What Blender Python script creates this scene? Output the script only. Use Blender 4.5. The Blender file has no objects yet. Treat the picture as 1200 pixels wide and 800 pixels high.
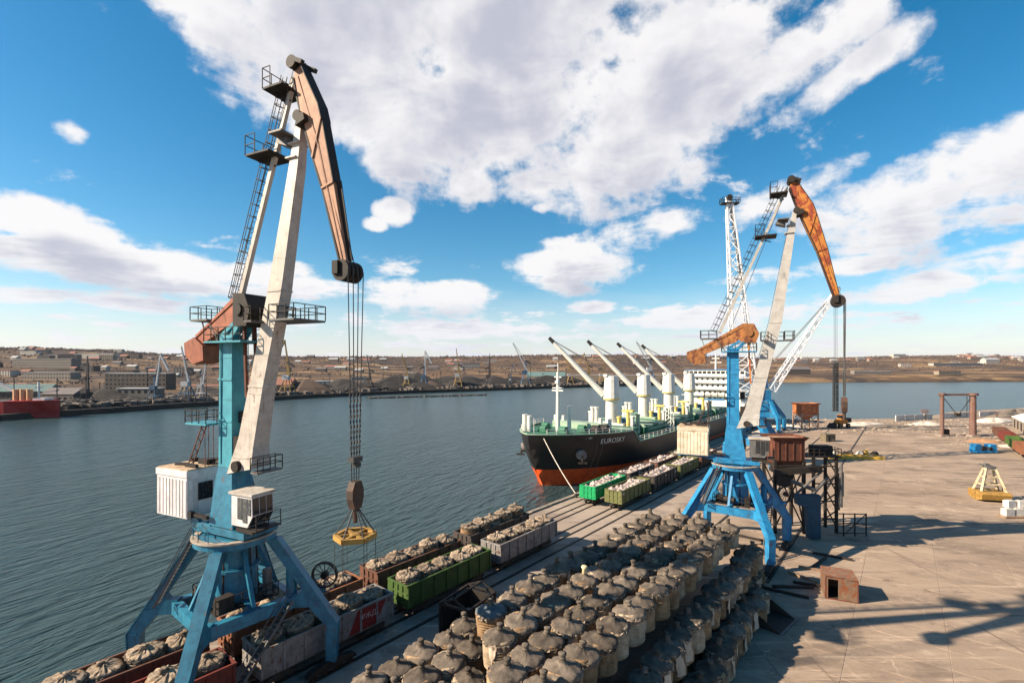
import bpy, math, random
from mathutils import Vector, Matrix
R = math.radians
rnd = random.Random(7)
S = bpy.context.scene
C = S.collection

# ------------------------------------------------------------------ camera, sky, sun, exposure
CAM_H = 25.0
cam = bpy.data.cameras.new('camera'); camo = bpy.data.objects.new('camera', cam); C.objects.link(camo)
camo.location = (0, 0, CAM_H); camo.rotation_euler = (R(90), 0, 0)
cam.sensor_width = 36; cam.lens = 36 * 571 / 1200; cam.shift_y = 28 / 1200
cam.clip_start = .5; cam.clip_end = 30000
S.camera = camo
S.view_settings.view_transform = 'Standard'; S.view_settings.look = 'None'
S.view_settings.exposure = 1.25; S.view_settings.gamma = 1; S.view_settings.use_curve_mapping = False

SUN_EL = 31.5; SUN_AZ = 258.3          # azimuth clockwise from +Y
sd = Vector((math.sin(R(SUN_AZ)) * math.cos(R(SUN_EL)), math.cos(R(SUN_AZ)) * math.cos(R(SUN_EL)), math.sin(R(SUN_EL))))
sl = bpy.data.lights.new('sun', 'SUN'); so = bpy.data.objects.new('sun', sl); C.objects.link(so)
sl.energy = 5.0; sl.angle = R(.5); sl.color = (1, .84, .64)
so.rotation_euler = (-sd).to_track_quat('-Z', 'Y').to_euler(); so.location = (-60, -20, 80)

S.cycles.diffuse_bounces = 2; S.cycles.max_bounces = 6
W = bpy.data.worlds.new('World'); S.world = W; W.use_nodes = True
def build_sky():
    nt = W.node_tree; N = nt.nodes; L = nt.links; N.clear()
    def val(x): return x
    def math_(op, a, b=None, c=None, clamp=False):
        n = N.new('ShaderNodeMath'); n.operation = op; n.use_clamp = clamp
        for i, v in enumerate((a, b, c)):
            if v is None: continue
            if isinstance(v, (int, float)): n.inputs[i].default_value = v
            else: L.new(v, n.inputs[i])
        return n.outputs[0]
    out = N.new('ShaderNodeOutputWorld'); bg = N.new('ShaderNodeBackground'); L.new(bg.outputs[0], out.inputs[0])
    sky = N.new('ShaderNodeTexSky'); sky.sky_type = 'NISHITA'; sky.sun_disc = False
    sky.sun_elevation = R(SUN_EL); sky.sun_rotation = R(SUN_AZ); sky.altitude = 0; sky.air_density = 1.0; sky.dust_density = .35; sky.ozone_density = 2.2
    hs = N.new('ShaderNodeHueSaturation'); hs.inputs['Saturation'].default_value = 1.42; hs.inputs['Value'].default_value = 1.24; hs.inputs['Hue'].default_value = .488
    L.new(sky.outputs[0], hs.inputs['Color'])
    tc = N.new('ShaderNodeTexCoord'); sp = N.new('ShaderNodeSeparateXYZ'); L.new(tc.outputs['Generated'], sp.inputs[0])
    X, Y, Z = sp.outputs
    az = math_('ARCTAN2', X, Y); el = math_('ARCSINE', Z)
    zz = math_('ADD', math_('MAXIMUM', Z, 0.0), .10)
    px = math_('DIVIDE', X, zz); py = math_('DIVIDE', Y, zz)
    cb = N.new('ShaderNodeCombineXYZ'); L.new(px, cb.inputs[0]); L.new(py, cb.inputs[1])
    def noise(vec, scale, detail, rough, dist=0.0, off=(0, 0, 0)):
        mp = N.new('ShaderNodeMapping'); mp.inputs['Location'].default_value = off; L.new(vec, mp.inputs[0])
        n = N.new('ShaderNodeTexNoise'); n.inputs['Scale'].default_value = scale; n.inputs['Detail'].default_value = detail
        n.inputs['Roughness'].default_value = rough; n.inputs['Distortion'].default_value = dist
        L.new(mp.outputs[0], n.inputs['Vector']); return n.outputs['Fac']
    n1 = noise(cb.outputs[0], 1.5, 12, .56, .25, (3.1, 1.7, 0))
    dirv = tc.outputs['Generated']
    # cumulus masses laid out by compass bearing and elevation (degrees): az, el, half-width, half-height, tilt, weight
    blobs = [(-17, 33, 24, 10.5, -8, 1.0), (-11, 24.5, 10, 6.2, -22, 1.0), (-4, 30, 16, 9, 0, 1.0), (11, 23.5, 13, 6.6, 8, 1.05), (19, 30, 13, 6.5, 14, .95), (29, 28.0, 9, 3.4, 18, .95), (34.5, 26, 7, 1.9, 20, .85), (-31, 30.5, 9, 3.2, -16, .95),
             (-6, 40, 38, 9, 0, 1.1), (1, 35, 17, 9, 0, 1.15), (4, 28.5, 12, 7, 0, 1.1), (-1, 26, 7, 5, 0, .95), (-13, 37, 14, 8, 0, 1.1), (40, 14, 9, 4.4, 14, .95), (46, 15.5, 9, 4.6, 10, 1.0), (35, 14, 6, 3.4, 0, .8),
             (-43, 11.6, 8, 2.2, -8, .9), (-38, 9.1, 14, 2.4, -4, 1.0), (-28, 8.6, 9, 2.2, 0, .85), (-46, 12.3, 5, 1.5, 0, .7),
             (-13.8, 17.2, 2.4, 1.5, 0, .85), (-15.8, 15.6, 1.4, .8, 0, .7), (-42, 19.5, 1.3, 1.0, 0, .55), (-20, 17.3, 1.1, .9, 0, .5), (3.5, 17.9, 1.4, .7, 0, .55),
             (7, 11.4, 8.2, 3.2, 3, 1.0), (-8, 8.0, 9, 2.2, 0, .95), (9, 6.7, 3, .9, 0, .8), (-24, 8.5, 6, 1.7, 0, .8), (16, 14.8, 6, 2.0, 10, .62),
             (40, 7.0, 6, 1.5, 4, .85), (33, 9.5, 9, 1.2, 3, .7), (-38.5, 5.9, 5, 1.0, -3, .75), (-6, 4.2, 12, 1.2, 0, .8), (-46, 5.8, 4, 1.0, 0, .7), (24, 5.2, 10, 1.2, 0, .7), (46, 9.0, 6, 1.2, 6, .6), (30, 17, 6, 1.8, 20, .55)]
    def density(az, el, vec, pv, fine):
        bias = None
        for a, e, ra, re, t, w in blobs:
            da = math_('SUBTRACT', az, R(a)); de = math_('SUBTRACT', el, R(e))
            ct, st = math.cos(R(t)), math.sin(R(t))
            u = math_('MULTIPLY_ADD', da, ct / R(ra), math_('MULTIPLY', de, st / R(ra)))
            v = math_('MULTIPLY_ADD', de, ct / R(re), math_('MULTIPLY', da, -st / R(re)))
            b = math_('MULTIPLY', math_('SUBTRACT', 1.0, math_('MULTIPLY_ADD', u, u, math_('MULTIPLY', v, v))), w)
            bias = b if bias is None else math_('MAXIMUM', bias, b)
        # outside the view the cloud is thinned, so less sky light fills the shade
        gen = math_('MULTIPLY_ADD', noise(pv, 1.5, 8, .56, .25, (3.1, 1.7, 0)), 3.0, -2.75)
        behind = math_('MULTIPLY', math_('SUBTRACT', math_('ABSOLUTE', az), R(56)), 6.0, clamp=True)
        above = math_('MULTIPLY', math_('SUBTRACT', el, R(42)), 6.0, clamp=True)
        bias = math_('MAXIMUM', bias, math_('ADD', gen, math_('SUBTRACT', math_('MULTIPLY', math_('MAXIMUM', behind, above), .9), .9)))
        # thin broken layers that crowd together towards the horizon, all round
        low = math_('MULTIPLY_ADD', math_('MAXIMUM', math_('SUBTRACT', el, R(6.5)), 0.0), -9.0, math_('MULTIPLY_ADD', noise(pv, 1.1, 7, .6, .3, (2.2, 6.1, 1)), 4.8, -2.55))
        bias = math_('MAXIMUM', bias, low)
        # loose wisps drifting off the edges of the big masses
        bias = math_('MAXIMUM', bias, math_('MULTIPLY_ADD', noise(pv, .9, 9, .66, .8, (9.2, 3.3, 4)), 5.2, math_('MULTIPLY_ADD', math_('MAXIMUM', math_('SUBTRACT', el, R(24)), 0.0), -6.0, -3.35)))
        bias = math_('MAXIMUM', bias, -1.1)
        fb = math_('ADD', math_('MULTIPLY', math_('SUBTRACT', noise(vec, 8.0, 13 if fine else 5, .55, .1, (1.3, 2.2, .6)), .5), 2.7), math_('MULTIPLY', math_('SUBTRACT', noise(pv, 2.4, 9 if fine else 4, .62, .4, (7.3, .4, 2)), .5), 2.3))
        if fine: fb = math_('MULTIPLY_ADD', math_('SUBTRACT', noise(vec, 30.0, 8, .62, .1, (5, 2, 1)), .5), 1.0, fb)
        return math_('ADD', bias, fb)
    dens = density(az, el, dirv, cb.outputs[0], True)
    mr = N.new('ShaderNodeMapRange'); mr.interpolation_type = 'SMOOTHSTEP'; L.new(dens, mr.inputs[0])
    mr.inputs[1].default_value = -.12; mr.inputs[2].default_value = .62
    mask = mr.outputs[0]
    # how much cloud lies on the way up towards the sun: bases go grey, tops and rims stay white
    so_ = N.new('ShaderNodeVectorMath'); so_.operation = 'ADD'; L.new(dirv, so_.inputs[0]); so_.inputs[1].default_value = (-.022, -.006, .040)
    d2 = density(math_('SUBTRACT', az, R(1.2)), math_('ADD', el, R(2.4)), so_.outputs[0], cb.outputs[0], False)
    sh = N.new('ShaderNodeMapRange'); sh.interpolation_type = 'SMOOTHSTEP'; L.new(math_('MULTIPLY_ADD', dens, .30, math_('MULTIPLY', d2, .8)), sh.inputs[0])
    sh.inputs[1].default_value = .2; sh.inputs[2].default_value = 1.7
    cm = N.new('ShaderNodeMix'); cm.data_type = 'RGBA'; L.new(sh.outputs[0], cm.inputs[0])
    cm.inputs[6].default_value = (8.4, 8.2, 8.2, 1); cm.inputs[7].default_value = (4.7, 4.8, 5.6, 1)
    mx = N.new('ShaderNodeMix'); mx.data_type = 'RGBA'
    L.new(math_('MULTIPLY', mask, .96), mx.inputs[0]); L.new(hs.outputs[0], mx.inputs[6]); L.new(cm.outputs[2], mx.inputs[7])
    # pale band of low cloud and haze over the horizon
    hz = N.new('ShaderNodeMapRange'); L.new(math_('ADD', el, math_('MULTIPLY', math_('SUBTRACT', n1, .5), .10)), hz.inputs[0]); hz.inputs[1].default_value = R(-1); hz.inputs[2].default_value = R(9); hz.inputs[3].default_value = .80; hz.inputs[4].default_value = 0
    mh = N.new('ShaderNodeMix'); mh.data_type = 'RGBA'; L.new(hz.outputs[0], mh.inputs[0]); L.new(mx.outputs[2], mh.inputs[6]); mh.inputs[7].default_value = (6.7, 6.9, 7.8, 1)
    L.new(mh.outputs[2], bg.inputs[0]); bg.inputs[1].default_value = .05
build_sky()

# ------------------------------------------------------------------ frames: quay-aligned (q inland, u along the quay) -> world
PSI = R(38.9); CP, SP = math.cos(PSI), math.sin(PSI)
def Q(q, u, h=0.0): return Vector((q * CP + u * SP, -q * SP + u * CP, h))
ROT = -PSI
def far(px, Y, h=0.0): return Vector(((px - 600) / 571 * Y, Y, h))      # bearing (in 571ths) and distance

# ------------------------------------------------------------------ materials
MATS = {}
def M(name, col, col2=None, scale=1.2, rough=.7, metal=0.0, rust=0.0, rustcol=(.16, .055, .02), bump=.15, bscale=8, streak=0.0, rand=.12, spec=.4):
    if name in MATS: return MATS[name]
    m = bpy.data.materials.new(name); m.use_nodes = True; MATS[name] = m
    nt = m.node_tree; N = nt.nodes; L = nt.links; b = N['Principled BSDF']
    tc = N.new('ShaderNodeTexCoord'); oi = N.new('ShaderNodeObjectInfo')
    mp = N.new('ShaderNodeVectorMath'); mp.operation = 'ADD'; L.new(tc.outputs['Object'], mp.inputs[0])
    sc_ = N.new('ShaderNodeVectorMath'); sc_.operation = 'SCALE'; L.new(oi.outputs['Location'], sc_.inputs[0]); sc_.inputs['Scale'].default_value = .73
    L.new(sc_.outputs[0], mp.inputs[1])
    def noise(s, d=6, r=.6, z=1.0):
        mm = N.new('ShaderNodeMapping'); mm.inputs['Scale'].default_value = (1, 1, z); L.new(mp.outputs[0], mm.inputs[0])
        n = N.new('ShaderNodeTexNoise'); n.inputs['Scale'].default_value = s; n.inputs['Detail'].default_value = d; n.inputs['Roughness'].default_value = r
        L.new(mm.outputs[0], n.inputs['Vector']); return n.outputs['Fac']
    def ramp(f, lo, hi):
        r = N.new('ShaderNodeMapRange'); r.interpolation_type = 'SMOOTHSTEP'; L.new(f, r.inputs[0]); r.inputs[1].default_value = lo; r.inputs[2].default_value = hi; return r.outputs[0]
    def mix(f, a, bb):
        x = N.new('ShaderNodeMix'); x.data_type = 'RGBA'
        if isinstance(f, float): x.inputs[0].default_value = f
        else: L.new(f, x.inputs[0])
        for s, v in ((6, a), (7, bb)):
            if isinstance(v, tuple): x.inputs[s].default_value = (*v, 1)
            else: L.new(v, x.inputs[s])
        return x.outputs[2]
    c2 = col2 or tuple(x * .62 for x in col)
    c = mix(ramp(noise(scale, 7, .65), .33, .68), col, c2)
    if streak: c = mix(ramp(noise(scale * 3, 5, .6, .12), .56, .76), c, tuple(x * (1 - streak) for x in c2))
    c = mix(ramp(noise(scale * .6, 8, .72, .5), .55, .80), c, tuple(x * .42 + .008 for x in c2))
    if rust:
        n = noise(scale * 1.7, 9, .68, .6); hi = .78 - .5 * rust
        c = mix(ramp(n, hi - .06, hi + .05), c, mix(ramp(noise(scale * 9, 4), .35, .65), rustcol, tuple(x * .5 for x in rustcol)))
    if rand:
        hv = N.new('ShaderNodeHueSaturation'); L.new(c, hv.inputs['Color'])
        mr = N.new('ShaderNodeMapRange'); L.new(oi.outputs['Random'], mr.inputs[0]); mr.inputs[3].default_value = 1 - rand; mr.inputs[4].default_value = 1 + rand
        L.new(mr.outputs[0], hv.inputs['Value']); c = hv.outputs[0]
    L.new(c, b.inputs['Base Color']); b.inputs['Roughness'].default_value = rough; b.inputs['Metallic'].default_value = metal
    b.inputs['Specular IOR Level'].default_value = spec
    if bump:
        bp = N.new('ShaderNodeBump'); bp.inputs['Strength'].default_value = bump; bp.inputs['Distance'].default_value = .05
        L.new(noise(bscale, 6, .65), bp.inputs['Height']); L.new(bp.outputs[0], b.inputs['Normal'])
    return m
BLUE = M('crane_blue', (.020, .16, .25), (.011, .09, .155), rust=.25, rough=.45, streak=.3)
TEAL = M('crane_teal', (.05, .27, .33), (.035, .2, .265), rust=.12, rough=.5, streak=.25)
SKYB = M('crane_bright_blue', (.020, .205, .40), (.013, .13, .28), rust=.27, rough=.45, streak=.25)
WHITE = M('white_paint', (.60, .57, .57), (.47, .44, .44), rust=.14, rough=.5, streak=.25)
CREAM = M('cream_paint', (.60, .54, .43), (.46, .38, .27), rust=.26, rough=.6, streak=.25, rustcol=(.35, .19, .07))
BOOMG = M('boom_grey', (.47, .42, .37), (.35, .31, .27), rust=.24, rough=.55, streak=.35)
BOOMC = M('boom_cool_grey', (.42, .40, .37), (.33, .31, .29), rust=.2, rough=.55, streak=.3)
PINK = M('beak_faded', (.34, .185, .115), (.25, .13, .085), rust=.3, rough=.7, rustcol=(.3, .13, .07), streak=.35)
ORNG = M('beak_rusty', (.50, .21, .04), (.38, .14, .025), rust=.5, rough=.75, rustcol=(.28, .05, .02), scale=.5)
CWT = M('counterweight_red', (.29, .09, .045), (.20, .055, .03), rust=.35, rough=.7)
RUST = M('rusty_steel', (.13, .042, .024), (.07, .026, .017), rust=.4, rough=.85, rustcol=(.20, .065, .03))
DARK = M('dark_steel', (.017, .016, .016), (.032, .024, .019), rust=.3, rough=.7, rustcol=(.07, .03, .018), spec=.25)
STEEL = M('grey_steel', (.12, .12, .12), (.07, .062, .058), rust=.3, rough=.6)
ROPE = M('steel_rope', (.05, .05, .05), rough=.6, bump=0)
GLASS = M('dark_glass', (.012, .016, .02), (.02, .025, .03), rough=.08, bump=0, spec=.8, rand=0)
YEL = M('yellow_paint', (.62, .38, .05), (.45, .25, .03), rust=.3, rough=.6)
OCHRE = M('ochre_paint', (.34, .20, .045), (.24, .13, .03), rust=.35, rough=.7)
WOOD = M('timber', (.30, .20, .12), (.18, .11, .07), rough=.85)
PALEB = M('pale_block', (.56, .52, .47), (.42, .38, .34), rough=.85)

# ------------------------------------------------------------------ mesh building
SPLIT = {'winch_box', 'sheave_bracket', 'gable', 'leg_band', 'boom_pin', 'boom_joint', 'roof_vent', 'tower_flange', 'rocker_bracket', 'platform_strut', 'pull_rod', 'house_bearer', 'stiffener', 'side_plate', 'winch', 'panel', 'brace', 'lift_arm', 'pylon', 'bracket', 'vent_pair', 'edge_flange', 'deck_rib', 'pipe', 'guy_rod', 'trestle_leg', 'cross_girder', 'chute'}
class MB:
    def __init__(s): s.v = []; s.f = []; s.cut = []
    def add(s, vs, fs):
        s.cut.append((len(s.v), len(s.f))); o = len(s.v); s.v += [tuple(x) for x in vs]; s.f += [tuple(o + i for i in f) for f in fs]; return s
    def box(s, c, d, rz=0.0):
        x, y, z = d[0] / 2, d[1] / 2, d[2] / 2; ca, sa = math.cos(rz), math.sin(rz)
        vs = []
        for k in (-z, z):
            for a, b in ((-x, -y), (x, -y), (x, y), (-x, y)): vs.append((c[0] + a * ca - b * sa, c[1] + a * sa + b * ca, c[2] + k))
        return s.add(vs, [(3, 2, 1, 0), (4, 5, 6, 7), (0, 1, 5, 4), (1, 2, 6, 5), (2, 3, 7, 6), (3, 0, 4, 7)])
    def bar(s, a, b, w, h=None, w2=None, h2=None, up=(0, 0, 1)):
        a, b = Vector(a), Vector(b); h = h or w; w2 = w if w2 is None else w2; h2 = h if h2 is None else h2
        d = (b - a).normalized(); u = Vector(up)
        if abs(d.dot(u)) > .98: u = Vector((0, 1, 0))
        r = d.cross(u).normalized(); u = r.cross(d)
        vs = []
        for p, ww, hh in ((a, w, h), (b, w2, h2)):
            for i, j in ((-1, -1), (1, -1), (1, 1), (-1, 1)): vs.append(p + r * (i * ww / 2) + u * (j * hh / 2))
        return s.add(vs, [(0, 1, 2, 3), (7, 6, 5, 4), (4, 5, 1, 0), (5, 6, 2, 1), (6, 7, 3, 2), (7, 4, 0, 3)])
    def tube(s, a, b, r, r2=None, n=8):
        a, b = Vector(a), Vector(b); r2 = r if r2 is None else r2
        d = (b - a).normalized(); u = Vector((0, 0, 1)) if abs(d.z) < .95 else Vector((1, 0, 0)); x = d.cross(u).normalized(); y = x.cross(d)
        vs = []
        for p, rr in ((a, r), (b, r2)):
            for i in range(n):
                t = 2 * math.pi * i / n; vs.append(p + x * (rr * math.cos(t)) + y * (rr * math.sin(t)))
        return s.add(vs, [(i, (i + 1) % n, n + (i + 1) % n, n + i) for i in range(n)] + [tuple(range(n))[::-1], tuple(range(n, 2 * n))])
    def lathe(s, prof, n=20, c=(0, 0, 0), fn=None, cap=True):
        vs = []
        for k, (r, z) in enumerate(prof):
            for i in range(n):
                t = 2 * math.pi * i / n
                rr, zz = (r, z) if fn is None else fn(r, z, t, k)
                vs.append((c[0] + rr * math.cos(t), c[1] + rr * math.sin(t), c[2] + zz))
        fs = []
        for k in range(len(prof) - 1):
            for i in range(n): fs.append((k * n + i, k * n + (i + 1) % n, (k + 1) * n + (i + 1) % n, (k + 1) * n + i))
        if cap: fs += [tuple(range(n))[::-1], tuple(range((len(prof) - 1) * n, len(prof) * n))]
        return s.add(vs, fs)
    def prism(s, poly, w, fn, w0=None):
        """poly of (a, b) pairs, extruded across t in [w0, w]; fn(a, b, t) -> point"""
        w0 = -w if w0 is None else w0; n = len(poly)
        vs = [fn(a, b, w0) for a, b in poly] + [fn(a, b, w) for a, b in poly]
        return s.add(vs, [tuple(range(n))[::-1], tuple(range(n, 2 * n))] + [(i, (i + 1) % n, n + (i + 1) % n, n + i) for i in range(n)])
    def ring(s, c, ax, r, t, n=20, w=None):
        """a flat hoop of square section round axis ax"""
        c = Vector(c); ax = Vector(ax).normalized(); u = Vector((0, 0, 1)) if abs(ax.z) < .9 else Vector((1, 0, 0)); x = ax.cross(u).normalized(); y = x.cross(ax); w = w or t
        vs = []
        for i in range(n):
            a = 2 * math.pi * i / n; d = x * math.cos(a) + y * math.sin(a)
            for rr, k in ((r - t, -w / 2), (r, -w / 2), (r, w / 2), (r - t, w / 2)): vs.append(c + d * rr + ax * k)
        fs = []
        for i in range(n):
            j = (i + 1) % n
            for k in range(4): fs.append((i * 4 + k, i * 4 + (k + 1) % 4, j * 4 + (k + 1) % 4, j * 4 + k))
        return s.add(vs, fs)
    def rail(s, pts, h=1.05, sp=1.0, t=.05, closed=False):
        P = [Vector(p) for p in pts]
        if closed: P.append(P[0])
        for a, b in zip(P, P[1:]):
            n = max(1, round((b - a).length / sp))
            for i in range(n + 1):
                p = a.lerp(b, i / n); s.bar(p, p + Vector((0, 0, h)), t)
            for k in (h, h * .5): s.bar(a + Vector((0, 0, k)), b + Vector((0, 0, k)), t)
        return s
    def turn(s, ang, off=(0, 0, 0)):
        ca, sa = math.cos(ang), math.sin(ang)
        s.v = [(x * ca - y * sa + off[0], x * sa + y * ca + off[1], z + off[2]) for x, y, z in s.v]; return s
    def mesh(s, name, mat, smooth=False):
        me = bpy.data.meshes.new(name); me.from_pydata(s.v, [], s.f)
        if mat: me.materials.append(mat)
        import bmesh
        bm = bmesh.new(); bm.from_mesh(me); bmesh.ops.recalc_face_normals(bm, faces=bm.faces); bm.to_mesh(me); bm.free()
        if smooth: me.polygons.foreach_set('use_smooth', [True] * len(me.polygons))
        return me
    def obj(s, name, mat, parent=None, loc=(0, 0, 0), rz=0.0, smooth=False, label=None):
        if name in SPLIT and len(s.cut) > 1:                # every separate piece becomes a part of its own
            o = None
            for (v0, f0), (v1, f1) in zip(s.cut, s.cut[1:] + [(len(s.v), len(s.f))]):
                m = MB(); m.v = s.v[v0:v1]; m.f = [tuple(i - v0 for i in f) for f in s.f[f0:f1]]; o = mobj(name, m.mesh(name, mat, smooth), parent, loc, rz, label)
            return o
        return mobj(name, s.mesh(name, mat, smooth), parent, loc, rz, label)
def mobj(name, me, parent=None, loc=(0, 0, 0), rz=0.0, label=None):
    o = bpy.data.objects.new(name, me); C.objects.link(o); o.parent = parent; o.location = loc; o.rotation_euler = (0, 0, rz)
    if label: o['label'] = label
    return o
def tag(o, label=None, cat=None, group=None, kind=None):
    for k, v in (('label', label), ('category', cat), ('group', group), ('kind', kind)):
        if v: o[k] = v
    return o
def thing(name, label, cat, loc=(0, 0, 0), rz=0.0, group=None):
    o = bpy.data.objects.new(name, None); C.objects.link(o); o.location = loc; o.rotation_euler = (0, 0, rz); o.empty_display_size = .5
    return tag(o, label, cat, group)
def struct(o): o['kind'] = 'structure'; return o
def stuff(o): o['kind'] = 'stuff'; return o
def kids(o): return list(o.children)
def copy_tree(o, parent=None, top=True):
    c = o.copy(); C.objects.link(c)
    if not top: c.parent = parent
    for ch in kids(o): copy_tree(ch, c, False)
    return c
def wob(x, y, z, s=0.0):
    return (math.sin(x * 3.1 + s) * math.cos(y * 2.7 - s * 1.7) + math.sin(y * 5.3 + z * 4.1 + s * 2.3) * .6 + math.sin(x * 7.7 - z * 6.3 + s * .7) * .4) / 2
def node_mat(name):
    m = bpy.data.materials.new(name); m.use_nodes = True; return m, m.node_tree.nodes, m.node_tree.links, m.node_tree.nodes['Principled BSDF']

# ================================================================== SETTING: water, quay, far shore
def water_mat():
    m, N, L, b = node_mat('harbour_water')
    g = N.new('ShaderNodeNewGeometry')
    n0 = N.new('ShaderNodeTexNoise'); n0.inputs['Scale'].default_value = .012; n0.inputs['Detail'].default_value = 5; L.new(g.outputs['Position'], n0.inputs['Vector'])
    mx = N.new('ShaderNodeMix'); mx.data_type = 'RGBA'; L.new(n0.outputs['Fac'], mx.inputs[0]); mx.inputs[6].default_value = (.022, .042, .038, 1); mx.inputs[7].default_value = (.030, .060, .072, 1)
    L.new(mx.outputs[2], b.inputs['Base Color']); b.inputs['Roughness'].default_value = .24; b.inputs['IOR'].default_value = 1.33
    b.inputs['Specular IOR Level'].default_value = .34
    m0 = N.new('ShaderNodeMapping'); m0.inputs['Rotation'].default_value = (0, 0, R(-62)); L.new(g.outputs['Position'], m0.inputs[0])
    mp = N.new('ShaderNodeMapping'); mp.inputs['Scale'].default_value = (.42, 1.5, 1); L.new(m0.outputs[0], mp.inputs[0])
    prev = None
    for s, d, dist, st in ((.07, 3, 1.2, .5), (.40, 5, 1.25, .95), (1.6, 4, .25, .8)):
        n = N.new('ShaderNodeTexNoise'); n.inputs['Scale'].default_value = s; n.inputs['Detail'].default_value = d; n.inputs['Distortion'].default_value = .6; L.new(mp.outputs[0], n.inputs['Vector'])
        bp = N.new('ShaderNodeBump'); bp.inputs['Strength'].default_value = st; bp.inputs['Distance'].default_value = dist; L.new(n.outputs['Fac'], bp.inputs['Height'])
        if prev: L.new(prev, bp.inputs['Normal'])
        prev = bp.outputs[0]
    L.new(prev, b.inputs['Normal']); return m
MB().add([(-3000, -400, -2.5), (3000, -400, -2.5), (3000, 2600, -2.5), (-3000, 2600, -2.5)], [(0, 1, 2, 3)]).obj('water', water_mat())
struct(bpy.data.objects['water'])

def ground_mat(name, ca, cb_, cc, joints=True):
    m, N, L, b = node_mat(name)
    g = N.new('ShaderNodeNewGeometry'); oi = N.new('ShaderNodeObjectInfo')
    def noise(s, d=8, r=.6, sc=(1, 1, 1)):
        mp = N.new('ShaderNodeMapping'); mp.inputs['Rotation'].default_value = (0, 0, PSI); mp.inputs['Scale'].default_value = sc; L.new(g.outputs['Position'], mp.inputs[0])
        n = N.new('ShaderNodeTexNoise'); n.inputs['Scale'].default_value = s; n.inputs['Detail'].default_value = d; n.inputs['Roughness'].default_value = r; L.new(mp.outputs[0], n.inputs['Vector']); return n.outputs['Fac']
    def ramp(f, lo, hi):
        r = N.new('ShaderNodeMapRange'); r.interpolation_type = 'SMOOTHSTEP'; L.new(f, r.inputs[0]); r.inputs[1].default_value = lo; r.inputs[2].default_value = hi; return r.outputs[0]
    def mix(f, a, c):
        x = N.new('ShaderNodeMix'); x.data_type = 'RGBA'; L.new(f, x.inputs[0])
        for s, v in ((6, a), (7, c)):
            if isinstance(v, tuple): x.inputs[s].default_value = (*v, 1)
            else: L.new(v, x.inputs[s])
        return x.outputs[2]
    c = mix(ramp(noise(.045, 6), .35, .65), ca, cb_)
    c = mix(ramp(noise(.16, 9, .7, (.5, 1, 1)), .47, .66), c, cc)
    c = mix(ramp(noise(1.3, 9, .72), .57, .75), c, tuple(x * .72 for x in ca))
    c = mix(ramp(noise(.5, 10, .75, (1, .25, 1)), .60, .70), c, tuple(min(1, x * 1.3) for x in cb_))
    c = mix(ramp(noise(.9, 8, .7, (.07, 1, 1)), .52, .70), c, tuple(min(1, x * 1.28) for x in cb_))
    c = mix(ramp(noise(.8, 8, .7, (.09, 1, 1), ), .28, .44), tuple(x * .78 for x in cc), c)
    c = mix(ramp(noise(5.5, 6, .75), .56, .72), c, tuple(x * .66 for x in ca))
    # oil stains and tyre tracks
    c = mix(ramp(noise(.22, 7, .7), .60, .70), c, tuple(x * .55 for x in ca))
    c = mix(ramp(noise(.9, 6, .65, (1, .035, 1)), .60, .72), c, tuple(x * .62 for x in ca))
    c = mix(ramp(noise(.07, 8, .75), .56, .66), c, tuple(min(1, x * 1.22) for x in cb_))
    # pale mended cracks wandering over the concrete
    wv = N.new('ShaderNodeTexNoise'); wv.inputs['Scale'].default_value = .35; wv.inputs['Detail'].default_value = 5; L.new(g.outputs['Position'], wv.inputs['Vector'])
    va = N.new('ShaderNodeVectorMath'); va.operation = 'MULTIPLY_ADD'; L.new(wv.outputs['Color'], va.inputs[0]); va.inputs[1].default_value = (4, 4, 0); L.new(g.outputs['Position'], va.inputs[2])
    vo = N.new('ShaderNodeTexVoronoi'); vo.feature = 'DISTANCE_TO_EDGE'; vo.inputs['Scale'].default_value = .16; L.new(va.outputs[0], vo.inputs['Vector'])
    ck = ramp(vo.outputs['Distance'], .008, .002)
    cm_ = N.new('ShaderNodeMath'); cm_.operation = 'MULTIPLY'; L.new(ck, cm_.inputs[0]); L.new(ramp(noise(.12, 4), .45, .75), cm_.inputs[1])
    c = mix(cm_.outputs[0], c, tuple(min(1, x * 1.45) for x in cb_))
    hv = N.new('ShaderNodeHueSaturation'); L.new(c, hv.inputs['Color']); mr = N.new('ShaderNodeMapRange'); L.new(oi.outputs['Random'], mr.inputs[0]); mr.inputs[3].default_value = .92; mr.inputs[4].default_value = 1.08
    L.new(mr.outputs[0], hv.inputs['Value']); L.new(hv.outputs[0], b.inputs['Base Color']); b.inputs['Roughness'].default_value = .9; b.inputs['Specular IOR Level'].default_value = .12
    bp = N.new('ShaderNodeBump'); bp.inputs['Strength'].default_value = .35; bp.inputs['Distance'].default_value = .06; L.new(noise(3.0, 9, .7), bp.inputs['Height']); L.new(bp.outputs[0], b.inputs['Normal'])
    return m
APRON = ground_mat('apron_concrete', (.25, .185, .138), (.32, .245, .185), (.17, .128, .10))
SLAB = ground_mat('slab_concrete', (.25, .185, .138), (.315, .24, .18), (.165, .124, .096))
JOINT = ground_mat('joint_sand', (.33, .265, .21), (.37, .30, .245), (.22, .175, .14))
STRIP = ground_mat('track_concrete', (.26, .205, .165), (.32, .26, .21), (.17, .135, .115))
QE = -49.6
def slab_poly(name, pts, z, zb, mat):
    mb = MB(); n = len(pts); mb.add([(p.x, p.y, z) for p in pts] + [(p.x, p.y, zb) for p in pts], [tuple(range(n))] + [(i, (i + 1) % n, n + (i + 1) % n, n + i) for i in range(n)]); return struct(mb.obj(name, mat))
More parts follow.
